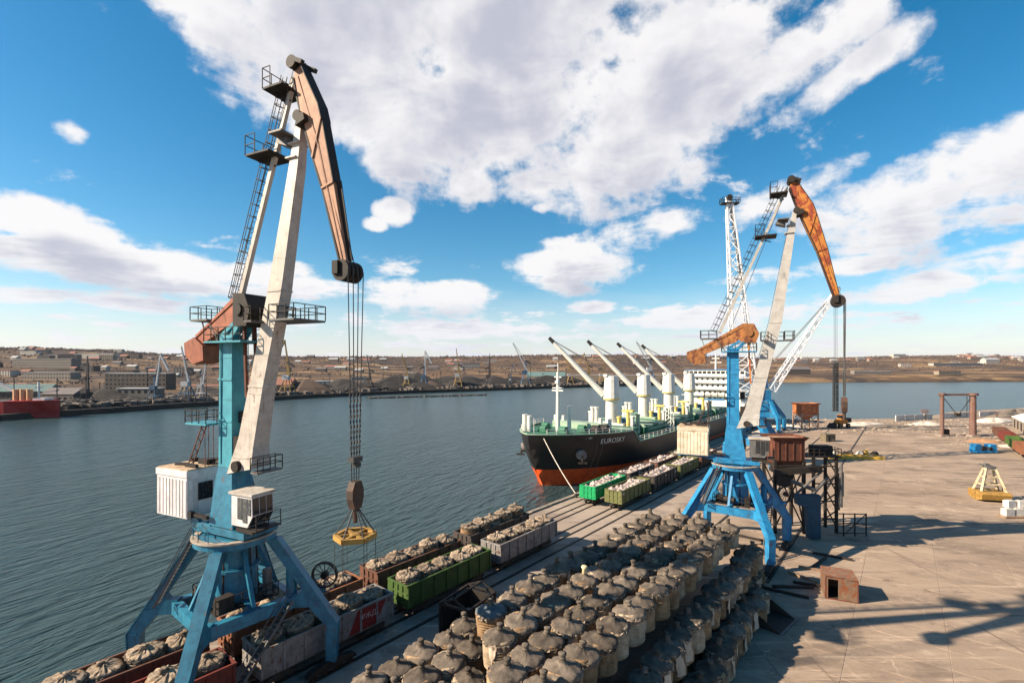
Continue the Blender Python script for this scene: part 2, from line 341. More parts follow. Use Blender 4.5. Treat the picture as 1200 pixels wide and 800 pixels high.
pier = [Q(QE, -80), Q(400, -80), Q(400, 420), Vector((620, 420, 0)), Vector((310, 290, 0)), Vector((235, 262, 0)), Vector((195, 232, 0)), Vector((160, 227, 0)), Q(QE, 252)]
slab_poly('quay_apron', pier, 0, -9, APRON)
# lane of the railway, a sheet of its own
slab_poly('track_pavement', [Q(QE + .05, -60), Q(-31, -60), Q(-31, 251), Q(QE + .05, 251)], .012, .001, STRIP)
# the concrete slabs of the open apron, laid one by one over a bed of sand
bed = slab_poly('slab_bed', [Q(-10.98, 36.3), Q(23.98, 36.3), Q(23.98, 246.2), Q(-10.98, 246.2)], .010, .002, JOINT)
sm = [MB().add([(-3.465, -1.715, .03), (3.465, -1.715, .03), (3.465, 1.715, .03), (-3.465, 1.715, .03), (-3.485, -1.735, 0), (3.485, -1.735, 0), (3.485, 1.735, 0), (-3.485, 1.735, 0)], [(0, 1, 2, 3), (4, 5, 1, 0), (5, 6, 2, 1), (6, 7, 3, 2), (7, 4, 0, 3)]).mesh('concrete_slab', SLAB)]
for r_ in range(60):
    for k in range(5):
        q = -7.5 + 7 * k + (0 if r_ % 2 else .0); u = 38 + 3.5 * r_
        o = mobj('concrete_slab', sm[0], bed, Q(q, u, .004 + rnd.uniform(0, .012)), ROT + rnd.uniform(-.003, .003)); o.rotation_euler.x = rnd.uniform(-.002, .002)
# quay wall coping blocks, fenders' shelf and rails
cope = struct(MB().bar(Q(QE - .25, -60, -.35), Q(QE - .25, 251, -.35), .5, 1.0).obj('quay_wall', M('quay_concrete', (.16, .13, .11), (.10, .085, .07), rough=.9)))
cb_me = MB().box((0, 0, .14), (.55, 2.75, .28)).mesh('kerb_block', M('kerb_concrete', (.30, .25, .2), (.17, .14, .12), rough=.9))
for i in range(85):
    if rnd.random() < .12: continue
    mobj('kerb_block', cb_me, cope, Q(QE + .28 + rnd.uniform(-.05, .05), -2 + i * 2.9, rnd.uniform(-.05, .04)), ROT + rnd.uniform(-.02, .02))
RAILM = M('rail_steel', (.07, .05, .04), (.03, .025, .02), rough=.5, metal=.3, bump=0)
GROOVE = M('rail_groove', (.045, .035, .03), (.03, .025, .02), rough=.95)
QT = (-44.2, -39.3)
for nm, qq in [('crane_rail', -46.9), ('crane_rail', -36.4), ('crane_rail', -23.0), ('crane_rail', -12.4)] + [('railway_rail', t + d) for t in QT for d in (-.76, .76)]:
    u0, u1 = (-40, 250) if qq < -30 else (62, 250)
    g = struct(MB().bar(Q(qq, u0, .018), Q(qq, u1, .018), .46, .012).obj(nm.split('_')[0] + '_rail_bed', GROOVE))
    MB().bar(Q(qq, u0, .05), Q(qq, u1, .05), .09, .06).obj('rail', RAILM, g)
bol = MB().lathe([(.34, 0), (.30, .08), (.22, .12), (.2, .45), (.36, .52), (.36, .62), (.2, .7)], 12).mesh('bollard', DARK, True)
for i, u in enumerate((38, 61, 79.5, 104, 128, 152, 176)):
    tag(mobj('bollard', bol, None, Q(QE + 1.1, u, .012), 0), 'squat black mooring bollard along the quay edge by the water', 'bollard', 'mooring bollards along the quay edge')

SHORE = [(-900, 110), (-300, 180), (0, 245), (130, 285), (250, 335), (330, 392), (470, 476), (560, 523), (640, 581), (800, 714), (900, 785), (1200, 826), (1600, 900), (2200, 1000)]
RIDGE = [(-900, 395), (-200, 400), (0, 407.5), (60, 408), (130, 411), (200, 415.5), (300, 418), (400, 418.5), (520, 418.5), (600, 417), (700, 416), (800, 417), (900, 420), (960, 420), (1010, 419), (1070, 417.5), (1120, 416.5), (1200, 418), (1500, 414), (2200, 410)]
def tab(t, x):
    for (a, b), (c, d) in zip(t, t[1:]):
        if x <= c: return b + (d - b) * max(0, (x - a)) / (c - a)
    return t[-1][1]
def ridge_h(px, Yr): return CAM_H + (428 - tab(RIDGE, px)) * Yr / 571
def yr_of(px): return 1500 + 500 * max(0, min(1, (px - 200) / 500)) - 0
def land_h(px, Y):
    Ys = tab(SHORE, px); Yr = yr_of(px); t = (Y - Ys) / (Yr - Ys)
    if t < 0: return -6 + 6 * max(0, 1 + t * 900)
    port = max(0, min(1, (870 - px) / 120)); flat = .09 + .10 * port
    bank = (1 - port) * 9 * min(1, max(0, (t - .004) / .03)) ** .7
    s = max(0, min(1, (t - flat) / (1 - flat))); s = s ** 1.15
    x = (px - 600) / 571 * Y
    n = wob(x * .006, Y * .006, 0, 1.0) * 9 * s * (1 - s) * 2 + wob(x * .002, Y * .004, 0, 2.0) * 10 * s * (1 - s) * 2
    return .4 + bank + s * (ridge_h(px, Yr) - bank - .4) * (1 if t <= 1 else 1) + n + (0 if t <= 1 else -(t - 1) * 30)
def far_mat():
    m, N, L, b = node_mat('far_hillside'); g = N.new('ShaderNodeNewGeometry')
    def noise(s, d=7, r=.62, sc=(1, 1, 1), off=0):
        mp = N.new('ShaderNodeMapping'); mp.inputs['Scale'].default_value = sc; mp.inputs['Location'].default_value = (off, off, 0); L.new(g.outputs['Position'], mp.inputs[0])
        n = N.new('ShaderNodeTexNoise'); n.inputs['Scale'].default_value = s; n.inputs['Detail'].default_value = d; n.inputs['Roughness'].default_value = r; L.new(mp.outputs[0], n.inputs['Vector']); return n.outputs['Fac']
    def ramp(f, lo, hi):
        r = N.new('ShaderNodeMapRange'); r.interpolation_type = 'SMOOTHSTEP'; L.new(f, r.inputs[0]); r.inputs[1].default_value = lo; r.inputs[2].default_value = hi; return r.outputs[0]
    def mix(f, a, c):
        x = N.new('ShaderNodeMix'); x.data_type = 'RGBA'; L.new(f, x.inputs[0])
        for s, v in ((6, a), (7, c)):
            if isinstance(v, tuple): x.inputs[s].default_value = (*v, 1)
            else: L.new(v, x.inputs[s])
        return x.outputs[2]
    c = mix(ramp(noise(.004, 6, .6, (1, .6, 1)), .4, .6), (.115, .072, .046), (.058, .045, .039))
    c = mix(ramp(noise(.011, 8, .7, (.35, 1, 1)), .50, .62), c, (.27, .175, .095))
    c = mix(ramp(noise(.014, 8, .7, (.5, 1, 1), 90), .52, .64), c, (.055, .042, .038))
    c = mix(ramp(noise(.03, 9, .72, (.3, 1, 1), 40), .62, .68), c, (.30, .235, .18))
    L.new(c, b.inputs['Base Color']); b.inputs['Roughness'].default_value = 1; b.inputs['Specular IOR Level'].default_value = .1
    return m
def build_far():
    mb = MB(); pxs = [-900 + 3100 * i / 300 for i in range(301)]
    rows = [-.0012, 0, .004, .012, .025, .045] + [.07 + .93 * (i / 40) for i in range(41)] + [1.08, 1.3, 1.8]
    vs = []
    for px in pxs:
        Ys = tab(SHORE, px); Yr = yr_of(px)
        for t in rows:
            Y = Ys + (Yr - Ys) * t; vs.append(far(px, Y, land_h(px, Y)))
    n = len(rows)
    mb.add(vs, [(i * n + j, (i + 1) * n + j, (i + 1) * n + j + 1, i * n + j + 1) for i in range(300) for j in range(n - 1)])
    struct(mb.obj('hills', far_mat(), smooth=True))
build_far()

# ================================================================== PORTAL CRANES
THETA = R(115)
JIB = (R(90) - THETA) - ROT                      # jib axis in the crane's quay-aligned frame
def fl(f, h, l): return (f, l, h)                # side profile (along jib, height) swept across
def make_crane(label, loc, P):
    t = thing('portal_crane', label, 'crane', loc, ROT, 'blue portal cranes on the quay')
    low, tow, boomm, beakm, cwm, housem = P['low'], P['tow'], P['boom'], P['beak'], P['cw'], P['house']
    df, dh = P.get('df', 0), P.get('dh', 0)
    def J(mb, name, mat, par=t, **k): return mb.turn(JIB).obj(name, mat, par, **k)
    # portal: four legs, ring beam, bogies
    poly = [(7.05, .95), (7.75, .95), (7.88, 4.1), (3.2, 11.15), (2.3, 11.15), (5.2, 6.95), (4.95, 6.6), (4.2, 6.6), (4.2, 5.5), (5.75, 5.5), (7.0, 3.95)]
    for k in range(4):
        a = R(45 + 90 * k); ca, sa = math.cos(a), math.sin(a)
        mb = MB().prism(poly, .36, lambda d, h, w: (d * ca - w * sa, d * sa + w * ca, h))
        mb.prism([(7.76, 1), (7.86, 1), (7.99, 4.12), (3.32, 11.15), (3.21, 11.15), (7.89, 4.12)], .44, lambda d, h, w: (d * ca - w * sa, d * sa + w * ca, h))
        leg = mb.obj('leg', low, t)
        g = MB()
        for d, h in ((7.45, 4.1), (6.3, 5.9), (5.0, 8.0)): g.box((d * ca, d * sa, h), (.5, .82, .12), a)
        g.obj('leg_band', low, leg)
    rb = MB()
    for k in range(4):
        a = R(45 + 90 * k); b = R(135 + 90 * k); p = Vector((4.55 * math.cos(a), 4.55 * math.sin(a), 5.98)); q = Vector((4.55 * math.cos(b), 4.55 * math.sin(b), 5.98))
        d = (q - p).normalized(); rb.bar(p + d * .05, q - d * .05, .62, .95)
    rb.obj('ring_beam', low, t)
    MB().box((0, 0, 6.53), (4.6, 4.6, .09)).obj('portal_deck', DARK, t)
    r = MB().rail([(-2.3, -2.3, 6.58), (2.3, -2.3, 6.58), (2.3, 2.3, 6.58), (-2.3, 2.3, 6.58)], closed=True).obj('railing', DARK, t)
    for a, b in (((-3.2, 0, 6.2), (-1.5, 0, 6.5)), ((3.2, 0, 6.2), (1.5, 0, 6.5)), ((0, -3.2, 6.2), (0, -1.5, 6.5)), ((0, 3.2, 6.2), (0, 1.5, 6.5))): MB().bar(a, b, .4, .5).obj('deck_beam', low, t)
    for c, d in (((1.9, -1.6, 7.1), (.7, 1.2, 1.1)), ((-1.8, 1.5, 7.2), (1.0, .6, 1.3)), ((1.7, 1.7, 7.6), (.5, .5, 2.1)), ((-1.9, -1.2, 6.95), (.6, 1.0, .8))): MB().box(c, d, .2).obj('gear_cabinet', STEEL if d[2] > 1.2 else DARK, t)
    MB().tube((2.9, 3.1, 6.4), (2.9, 3.1, 8.6), .42, n=12).obj('cable_drum', low, t)
    MB().tube((-1.6, -2.2, 7.3), (.6, -2.6, 7.3), .35, n=12).obj('motor', DARK, t)
    for k in range(6):
        a = R(20 + 57 * k); MB().tube((1.62 * math.cos(a), 1.62 * math.sin(a), 6.6), (1.45 * math.cos(a), 1.45 * math.sin(a), 11.1), .07, n=6).obj('conduit', DARK, t)
    for sx in (-1, 1):
        for sy in (-1, 1):
            b = MB().prism([(-2.2, .45), (2.2, .45), (2.0, .75), (.6, 1.05), (-.6, 1.05), (-2.0, .75)], .3, lambda y, h, w: (sx * 5.25 + w, sy * 5.25 + y, h)).obj('bogie', DARK, t)
            for y in (-1.6, -.6, .6, 1.6): MB().tube((sx * 5.25 - .12, sy * 5.25 + y, .37), (sx * 5.25 + .12, sy * 5.25 + y, .37), .31, n=14).obj('wheel', DARK, b)
    MB().lathe([(1.55, 6.6), (1.55, 8.9), (1.75, 8.95), (1.75, 9.15), (1.35, 9.2), (1.35, 11.2)], 24).obj('pillar', low, t, smooth=False)
    s = MB().lathe([(2.6, 11.1), (2.95, 11.15), (2.95, 11.6), (2.75, 11.66)], 36).obj('slewing_ring', low, t)
    MB().ring((0, 0, 11.67), (0, 0, 1), 3.08, .5, 36, .12).obj('ring_walkway', M('ring_dusty', (.38, .33, .28), (.25, .19, .14), rust=.3), s)
    MB().rail([(2.9 * math.cos(a), 2.9 * math.sin(a), 11.7) for a in [R(200 + 20 * i) for i in range(6)]], .9, t=.045).obj('railing', low, s)
    # braces, pipes and stair inside the portal
    br = MB()
    for k in range(4):
        a = R(90 * k); br.bar((3.2 * math.cos(a), 3.2 * math.sin(a), 6.6), (1.5 * math.cos(a), 1.5 * math.sin(a), 10.4), .28)
    br.obj('brace', low, t)
    def stair(a, b, w, name='stair'):
        a, b = Vector(a), Vector(b); d = b - a; side = Vector((d.y, -d.x, 0)).normalized() * (w / 2)
        o = MB().bar(a + side, b + side, .06, .22).bar(a - side, b - side, .06, .22).bar(a + side + Vector((0, 0, .95)), b + side + Vector((0, 0, .95)), .05).bar(a - side + Vector((0, 0, .95)), b - side + Vector((0, 0, .95)), .05).obj(name, STEEL, t)
        n = int(d.z / .26); st = MB().box((0, 0, 0), (.26, w, .04), math.atan2(d.y, d.x)).mesh('step', STEEL)
        for i in range(1, n): mobj('step', st, o, a.lerp(b, i / n))
        for i in range(0, n, 5): pass
    stair((-2.9, -4.6, 6.6), (-1.3, -2.6, 11.6), .7)
    stair((4.2, -2.6, .3), (3.75, 2.6, 6.4), .6)
    # cable reel on the leg
    rx, ry, rz_ = P.get('reel', (3.2, 6.5, 6.6)); rd = (CP, SP)
    reel = MB().ring((rx, ry, rz_), (.62, -.78, 0), 1.12, .12, 28, .36).tube((rx - .15, ry + .2, rz_), (rx + .15, ry - .2, rz_), .3, n=12).obj('cable_reel', DARK, t)
    sp = MB(); ax = Vector((.62, -.78, 0)); xx = Vector((.78, .62, 0))
    for i in range(12):
        a = 2 * math.pi * i / 12; d = xx * math.cos(a) + Vector((0, 0, 1)) * math.sin(a); sp.bar(Vector((rx, ry, rz_)) + d * .25, Vector((rx, ry, rz_)) + d * 1.04, .06)
    sp.obj('spokes', STEEL, reel); MB().bar((rx, ry, rz_ - 1.3), (rx, ry - 2.2, rz_ - .7), .3).obj('reel_bracket', low, reel)
    # slewing part
    J(MB().box((.1, 0, 12.1), (5.6, 2.9, .5)), 'slewing_deck', low); J(MB().box((-5.0, -1.2, 12.6), (4.6, .3, .26)).box((-5.0, 1.2, 12.6), (4.6, .3, .26)).bar((-3.6, -1.2, 12.45), (-1.2, -1.2, 12.3), .3).bar((-3.6, 1.2, 12.45), (-1.2, 1.2, 12.3), .3), 'house_bearer', low)
    tw = MB()
    sec = [(12.4, -1.45, 1.35, 1.25), (15.6, -1.25, .85, .95), (17.0, -1.08, .52, .72), (27.4, -1.02, .44, .66)]
    vs = []
    for h, f0, f1, l in sec: vs += [(f0, -l, h), (f1, -l, h), (f1, l, h), (f0, l, h)]
    tw.add(vs, [(0, 1, 2, 3), (12, 13, 14, 15)] + [(k * 4 + i, k * 4 + (i + 1) % 4, (k + 1) * 4 + (i + 1) % 4, (k + 1) * 4 + i) for k in range(3) for i in range(4)])
    low_v = MB().add(vs[:12], [(0, 1, 2, 3), (8, 9, 10, 11)] + [(k * 4 + i, k * 4 + (i + 1) % 4, (k + 1) * 4 + (i + 1) % 4, (k + 1) * 4 + i) for k in range(2) for i in range(4)])
    hi_v = MB().add(vs[8:], [(0, 1, 2, 3), (4, 5, 6, 7), (0, 1, 5, 4), (1, 2, 6, 5), (2, 3, 7, 6), (3, 0, 4, 7)])
    J(low_v, 'tower_foot', low); tower = J(hi_v, 'tower', tow)
    fl_ = MB()
    for h in (17.05, 20.6, 23.9): fl_.box((-.29, 0, h), (1.62, 1.50, .16))
    J(fl_, 'tower_flange', tow, tower)
    ld = MB()
    for l in (.9, 1.3): ld.bar((-.3, l, 12.4), (-.3, l, 27.6), .05)
    for i in range(50): ld.bar((-.3, .9, 12.6 + .3 * i), (-.3, 1.3, 12.6 + .3 * i), .035)
    for i in range(14): ld.bar((-.6, .85, 13 + i), (-.6, 1.35, 13 + i), .035)
    J(ld, 'ladder', tow)
    cabl = MB()
    cabl.tube((-.75, -.74, 17.2), (-.75, -.74, 26.8), .05, n=6)
    J(cabl, 'cable_pipe', tow)
    J(MB().box((.95, -.2, 18.8), (.7, .9, 1.3)).box((.9, .2, 20.9), (.6, .8, .9)).box((.85, -.1, 14.4), (.9, 1.5, 1.2)), 'winch_box', DARK)
    # platforms with railings
    def platform(poly, h, closed=True, skip=None, m=STEEL):
        p = J(MB().prism(poly, h, lambda a, b, z: (a, b, z), h - .14), 'platform', m)
        J(MB().rail([(a, b, h) for a, b in poly], 1.05, .9, .055, closed), 'railing', DARK, p)
    platform([(-1.7, -1.5), (2.6, -1.5), (2.6, 1.5), (-1.7, 1.5)], 26.9, m=tow)
    platform([(-4.4, -.9), (-2.3, -.9), (-2.3, .9), (-4.4, .9)], 28.75)
    J(MB().bar((-2.5, -.6, 28.6), (-1.2, -.6, 26.9), .12).bar((-2.5, .6, 28.6), (-1.2, .6, 26.9), .12).bar((-4.2, 0, 28.6), (-3.6, 0, 26.4), .08), 'platform_strut', STEEL)
    platform([(-3.9, -1.6), (-1.3, -1.6), (-1.3, .2), (-3.9, .2)], 20.4, m=tow)
    platform([(3.1, -1.6), (3.9, -1.6), (3.9, .75), (5.8, .75), (5.8, -1.6), (P.get('pf', 8.3), -1.6), (P.get('pf', 8.3), 1.3), (3.1, 1.3)], 28.35)
    platform([(2.9, -.9), (3.7, -.9), (3.7, 1.3), (2.9, 1.3)], 16.9)
    # machine house
    hs = J(MB().box((-5.32, 0, 14.62), (3.96, 3.6, 3.75)), 'machine_house', housem)
    rib = MB().box((0, 0, 0), (.30, .05, 2.95)).turn(JIB).mesh('wall_rib', housem)
    ca, sa = math.cos(JIB), math.sin(JIB)
    jl = lambda f, l, h: (f * ca - l * sa, f * sa + l * ca, h)
    for i in range(9):
        for l in (-1.815, 1.815): mobj('wall_rib', rib, hs, jl(-7.05 + i * .435, l, 14.33))
    rib2 = MB().box((0, 0, 0), (.05, .3, 2.95)).turn(JIB).mesh('wall_rib', housem)
    for i in range(8):
        for f in (-7.315, -3.325):
            if f > -5 and i in (2, 3, 4): continue
            mobj('wall_rib', rib2, hs, jl(f, -1.52 + i * .435, 14.33))
    J(MB().box((-5.32, 0, 16.28), (4.1, 3.74, .52)), 'roof_band', housem, hs)
    J(MB().box((-5.32, 0, 16.59), (3.9, 3.5, .09)), 'roof', M('dusty_roof', (.42, .31, .21), (.30, .2, .12), rust=.3, rough=.9), hs)
    rc = MB().box((-4.6, .6, 16.85), (1.2, .7, .4)).box((-6.0, -.6, 16.72), (.9, .5, .16), .3).box((-4.2, -.9, 16.78), (1.4, .25, .28)).bar((-5.9, .9, 16.75), (-3.6, 1.1, 17.0), .3).box((-6.6, .8, 16.8), (.5, .5, .3))
    J(rc, 'roof_vent', DARK, hs)
    w = J(MB().box((-3.315, -.35, 14.75), (.08, 1.15, 1.35)), 'window', GLASS, hs)
    wf = MB()
    for k in range(5): wf.box((-3.26, -.92 + .285 * k, 14.75), (.05, .05, 1.35))
    for k in range(4): wf.box((-3.258, -.35, 14.08 + .45 * k), (.05, 1.2, .05))
    J(wf, 'grille', DARK, w)
    J(MB().bar((-3.2, -1.5, 13.1), (-1.2, -1.5, 13.05), .25).box((-3.1, -1.6, 13.1), (.35, .3, .5)), 'skid_beam', DARK, hs)
    # lattice mast standing on the house roof, guying the tower
    lm = MB(); a0, b0 = Vector((-4.9, -.6, 16.6)), Vector((-3.2, -.4, 20.3))
    for o in (-.2, .2): lm.bar(a0 + Vector((0, o, 0)), b0 + Vector((0, o, 0)), .07)
    for i in range(9):
        o = .2 if i % 2 else -.2; lm.bar(a0.lerp(b0, i / 9) + Vector((0, o, 0)), a0.lerp(b0, (i + 1) / 9) + Vector((0, -o, 0)), .05)
    for l in (-.3, .0, .4): lm.tube((-3.4, l, 16.6), (-3.4, l, 20.2), .03, n=5)
    J(lm, 'roof_mast', RUST)
    # operator's cab
    cab = J(MB().prism([(1.75, 12.95), (3.5, 12.95), (4.05, 13.8), (3.98, 15.3), (1.75, 15.3)], .9, lambda a, b, z: (a, z - .7, b)), 'operator_cab', WHITE if P.get('white_cab') else STEEL)
    J(MB().box((2.85, -.7, 15.39), (2.6, 2.05, .18)), 'roof', M('cab_roof', (.45, .42, .39), (.33, .28, .22), rust=.3), cab)
    for f0, f1, h0, h1 in ((2.45, 2.95, 13.5, 15.1), (3.05, 3.5, 13.3, 15.1), (3.6, 3.9, 13.9, 15.1)):
        J(MB().box(((f0 + f1) / 2, -1.615, (h0 + h1) / 2), (f1 - f0, .05, h1 - h0)), 'window', GLASS, cab)
    for l in (-1.28, -.7, -.12):
        J(MB().prism([(4.08, 13.9), (4.02, 15.15), (3.97, 15.15), (4.03, 13.9)], l + .25, lambda a, b, z: (a, z, b), l - .25), 'window', GLASS, cab)
        J(MB().prism([(3.60, 13.03), (4.08, 13.77), (4.03, 13.8), (3.55, 13.06)], l + .25, lambda a, b, z: (a, z, b), l - .25), 'window', GLASS, cab)
    J(MB().rail([(4.6, -1.7, 12.9), (4.6, .4, 12.9)], 1.1).box((4.3, -.7, 12.85), (.8, 2.2, .08)), 'cab_railing', DARK, cab)
    J(MB().box((2.9, -.7, 12.66), (1.8, 1.4, .5)), 'cab_bracket', DARK, cab)
    # boom: a tapered box, foot pin to top
    back = [(.15, 16.5), (1.25, 19.3), (2.3, 23.4), (4.3 + df * .5, 30.7), (6.45 + df, 39.9 + dh), (7.15 + df, 43.1 + dh)]
    front = [(2.9, 17.1), (2.95, 18.8), (3.85, 23.4), (5.7 + df * .5, 30.5), (7.3 + df, 39.6 + dh), (7.62 + df, 43.0 + dh)]
    wid = [.88, .70, .58, .49, .39, .34]
    vs = []
    for (a, b), (c, d), l in zip(back, front, wid): vs += [(a, -l, b), (c, -l, d), (c, l, d), (a, l, b)]
    bm_ = MB().add(vs, [(0, 1, 2, 3), (20, 21, 22, 23)] + [(k * 4 + i, k * 4 + (i + 1) % 4, (k + 1) * 4 + (i + 1) % 4, (k + 1) * 4 + i) for k in range(5) for i in range(4)])
    boom = J(bm_, 'boom', boomm)
    jn = MB()
    for k in (2, 3):
        c = Vector(((back[k][0] + front[k][0]) / 2, 0, (back[k][1] + front[k][1]) / 2)); L_ = front[k][0] - back[k][0]
        jn.box(c, (L_ + .10, wid[k] * 2 + .10, .14))
    for f, h in ((6.95 + df, 41.3 + dh), (6.7 + df, 40.3 + dh)): jn.box((f, 0, h), (1.0, 1.1, .1))
    J(jn, 'boom_joint', boomm, boom)
    for k in range(1, 9):                                     # welded butt joints along the boom and down the tower
        x = k / 9 * 4.2; i = int(x); fr_ = x - i; i = min(i + 1, 4) if False else i
        def at_(A): return A[i][0] + (A[i + 1][0] - A[i][0]) * fr_, A[i][1] + (A[i + 1][1] - A[i][1]) * fr_
        (f0, h0), (f1, h1) = at_(back), at_(front); w0 = wid[i] + (wid[i + 1] - wid[i]) * fr_ + .012
        J(MB().bar((f0, -w0, h0), (f1, -w0, h1), .03, .05).bar((f1 + .01, -w0, h1), (f1 + .01, w0, h1), .03, .05).bar((f0, w0, h0), (f1, w0, h1), .03, .05), 'weld_seam', boomm, boom)
    for h in (18.8, 22.3, 25.6): J(MB().box((-.29, 0, h), (1.53, 1.42, .05)), 'weld_seam', tow, tower)
    pipe = MB()
    for l in (-.35, .35): pipe.tube((2.6 + .3, l, 18.9), (7.5 + df, l * .7, 39.6 + dh), .045, n=5)
    J(MB().tube((1.4, -1.15, 17.2), (1.4, 1.15, 17.2), .42, n=14).tube((7.55 + df, -.75, 43.1 + dh), (7.55 + df, .75, 43.1 + dh), .38, n=12), 'boom_pin', DARK, boom)
    lad = MB()
    for l in (-.2, .2): lad.bar((1.15, l, 19.3), (4.2 + df * .5, l, 30.8), .045).bar((4.2 + df * .5, l, 30.8), (6.95 + df, l, 43 + dh), .045)
    J(lad, 'boom_ladder', STEEL, boom)
    # beak (the swinging top jib)
    bp = [(6.75, 46.2), (7.6, 43.3), (8.8, 39.9), (9.65, 37.6), (11.3, 32.1), (11.85, 32.25), (10.72, 37.9), (9.62, 42.6), (9.3, 43.7), (7.6, 46.85), (7.0, 47.0)]
    bw = [.30, .40, .38, .34, .26, .26, .34, .40, .40, .30, .28]
    bp = [(a + df * 1.0 - (df * 1.0) * max(0, (46 - b) / 14), b + dh * (1 if b > 36 else .8)) for a, b in bp]
    n = len(bp); mb = MB(); mb.add([(a, -w_, b) for (a, b), w_ in zip(bp, bw)] + [(a, w_, b) for (a, b), w_ in zip(bp, bw)], [(1, 2, 7, 8), (0, 1, 8, 9), (0, 9, 10), (2, 3, 6, 7), (3, 4, 5, 6), (1 + n, 2 + n, 7 + n, 8 + n), (n, 1 + n, 8 + n, 9 + n), (n, 9 + n, 10 + n), (2 + n, 3 + n, 6 + n, 7 + n), (3 + n, 4 + n, 5 + n, 6 + n)] + [(i, (i + 1) % n, n + (i + 1) % n, n + i) for i in range(n)])
    beak = J(mb, 'beak', beakm)
    e = MB()
    for a, b, ww in ((bp[0], bp[1], .38), (bp[1], bp[2], .40), (bp[2], bp[3], .37), (bp[3], bp[4], .32)):
        for s_ in (-1, 1): e.bar((a[0], s_ * ww, a[1]), (b[0], s_ * (ww - .02), b[1]), .06, .14)
    for a, b in ((bp[9], bp[8]), (bp[8], bp[7]), (bp[7], bp[6]), (bp[6], bp[5])): e.bar((a[0] + .03, 0, a[1] + .03), (b[0] + .03, 0, b[1]), .94 if b[1] > 40 else .80, .08, .94 if b[1] > 40 else (.80 if b[1] > 36 else .60), .08)
    J(e, 'edge_flange', DARK, beak)
    ml = lambda i, j: ((bp[i][0] + bp[j][0]) / 2, (bp[i][1] + bp[j][1]) / 2)
    g = MB()
    for i, j, ww in ((2, 7, .455), (3, 6, .40)): 
        (a, b), (c, d) = bp[i], bp[j]; g.bar((a, -ww, b), (c, -ww, d), .06, .14).bar((a, ww, b), (c, ww, d), .06, .14)
    a, b = bp[0]; c, d = ml(2, 7); c2, d2 = ml(4, 5); g.bar((a + .5, -.36, b), (c, -.46, d), .03, .05).bar((c, -.46, d), (c2, -.30, d2), .03, .05)
    J(g, 'stiffener', beakm, beak)
    J(MB().prism([(7.5 + df, 42.3 + dh), (8.4 + df, 42.6 + dh), (8.3 + df, 43.1 + dh), (7.7 + df, 43.2 + dh)], .8, lambda a, b, z: (a, z, b)), 'hinge_plate', DARK, beak)
    ax_, ah = 6.95 + df, 47.15 + dh; ex, eh = bp[4][0] + .45, bp[4][1] - .55
    for l in (-.6, -.2, .2, .6):
        J(MB().tube((ax_, l - .13, ah), (ax_, l + .13, ah), .46, n=18), 'apex_sheave', DARK, beak)
        J(MB().tube((ex, l - .14, eh), (ex, l + .14, eh), .74, n=20), 'end_sheave', DARK, beak)
    J(MB().bar((ax_ + .3, -.6, ah + .1), (ax_ + 1.1, -.6, ah - .3), .3).bar((ax_ + .3, .6, ah + .1), (ax_ + 1.1, .6, ah - .3), .3).box((ex - .3, 0, eh + .2), (.5, 1.9, .9)), 'sheave_bracket', DARK, beak)
    # tie strut with caged ladder
    s0, s1 = Vector((P.get('tie_f', .5), 0, P.get('tie_h', 30.1))), Vector((6.5 + df, 0, 46.3 + dh)); tie = J(MB().bar(s0, s1, .34, .38, .28, .32), 'tie_strut', boomm)
    up = (s1 - s0).normalized(); bk = Vector((-up.z, 0, up.x))
    cg = MB(); o0 = bk * .45
    for l in (-.25, .25): cg.bar(s0 + o0 + Vector((0, l, 0)), s1 + o0 + Vector((0, l, 0)), .05)
    Ln = (s1 - s0).length; k = 0
    while k * .42 < Ln - .3:
        p = s0 + up * (k * .42) + o0; cg.bar(p + Vector((0, -.25, 0)), p + Vector((0, .25, 0)), .035); k += 1
    for i in range(int(Ln / .95)):
        p = s0 + up * (i * .95) + o0; hoop = [p + Vector((0, .36, 0)), p + Vector((0, .42, 0)) + bk * .45, p + bk * .8, p + Vector((0, -.42, 0)) + bk * .45, p + Vector((0, -.36, 0))]
        for a, b in zip(hoop, hoop[1:]): cg.bar(a, b, .06)
    for l, k2 in ((.42, .45), (-.42, .45), (0, .8)): cg.bar(s0 + o0 + bk * k2 + Vector((0, l, 0)), s1 + o0 + bk * k2 + Vector((0, l, 0)), .04)
    J(cg, 'ladder_cage', DARK, tie)
    for f, h, w_ in ((3.9 + df * .6, 40.9 + dh * .6, 1.25), (5.55 + df, 45.5 + dh, 1.0)):
        p = J(MB().box((f, 0, h), (w_ * 2, 2.3, .14)).bar((f - w_, 0, h - .05), (f + .6, 0, h - .7), .12), 'platform', DARK, tie)
        J(MB().rail([(f - .2, -1.15, h), (f - w_, -1.15, h), (f - w_, 1.15, h), (f - .2, 1.15, h)], 1.5, .8, .05), 'railing', DARK, tie)
    p = J(MB().box((6.0 + df, -.2, 42.0 + dh), (1.3, 2.2, .14)).prism([(5.2 + df, 41.6 + dh), (6.3 + df, 41.2 + dh), (6.3 + df, 41.9 + dh), (5.2 + df, 41.9 + dh)], .5, lambda a, b, z: (a, z, b)), 'platform', STEEL, boom)
    # counterweight rocker
    cx = P.get('cwx', 0)
    arm = J(MB().prism([(2.0, 30.3), (.9, 30.6), (-5.0 + cx, 27.1 + cx * .3), (-4.75 + cx, 26.2 + cx * .3), (-.5, 28.0), (2.3, 28.4)], .62, lambda a, b, z: (a, z, b)), 'counterweight_arm', cwm)
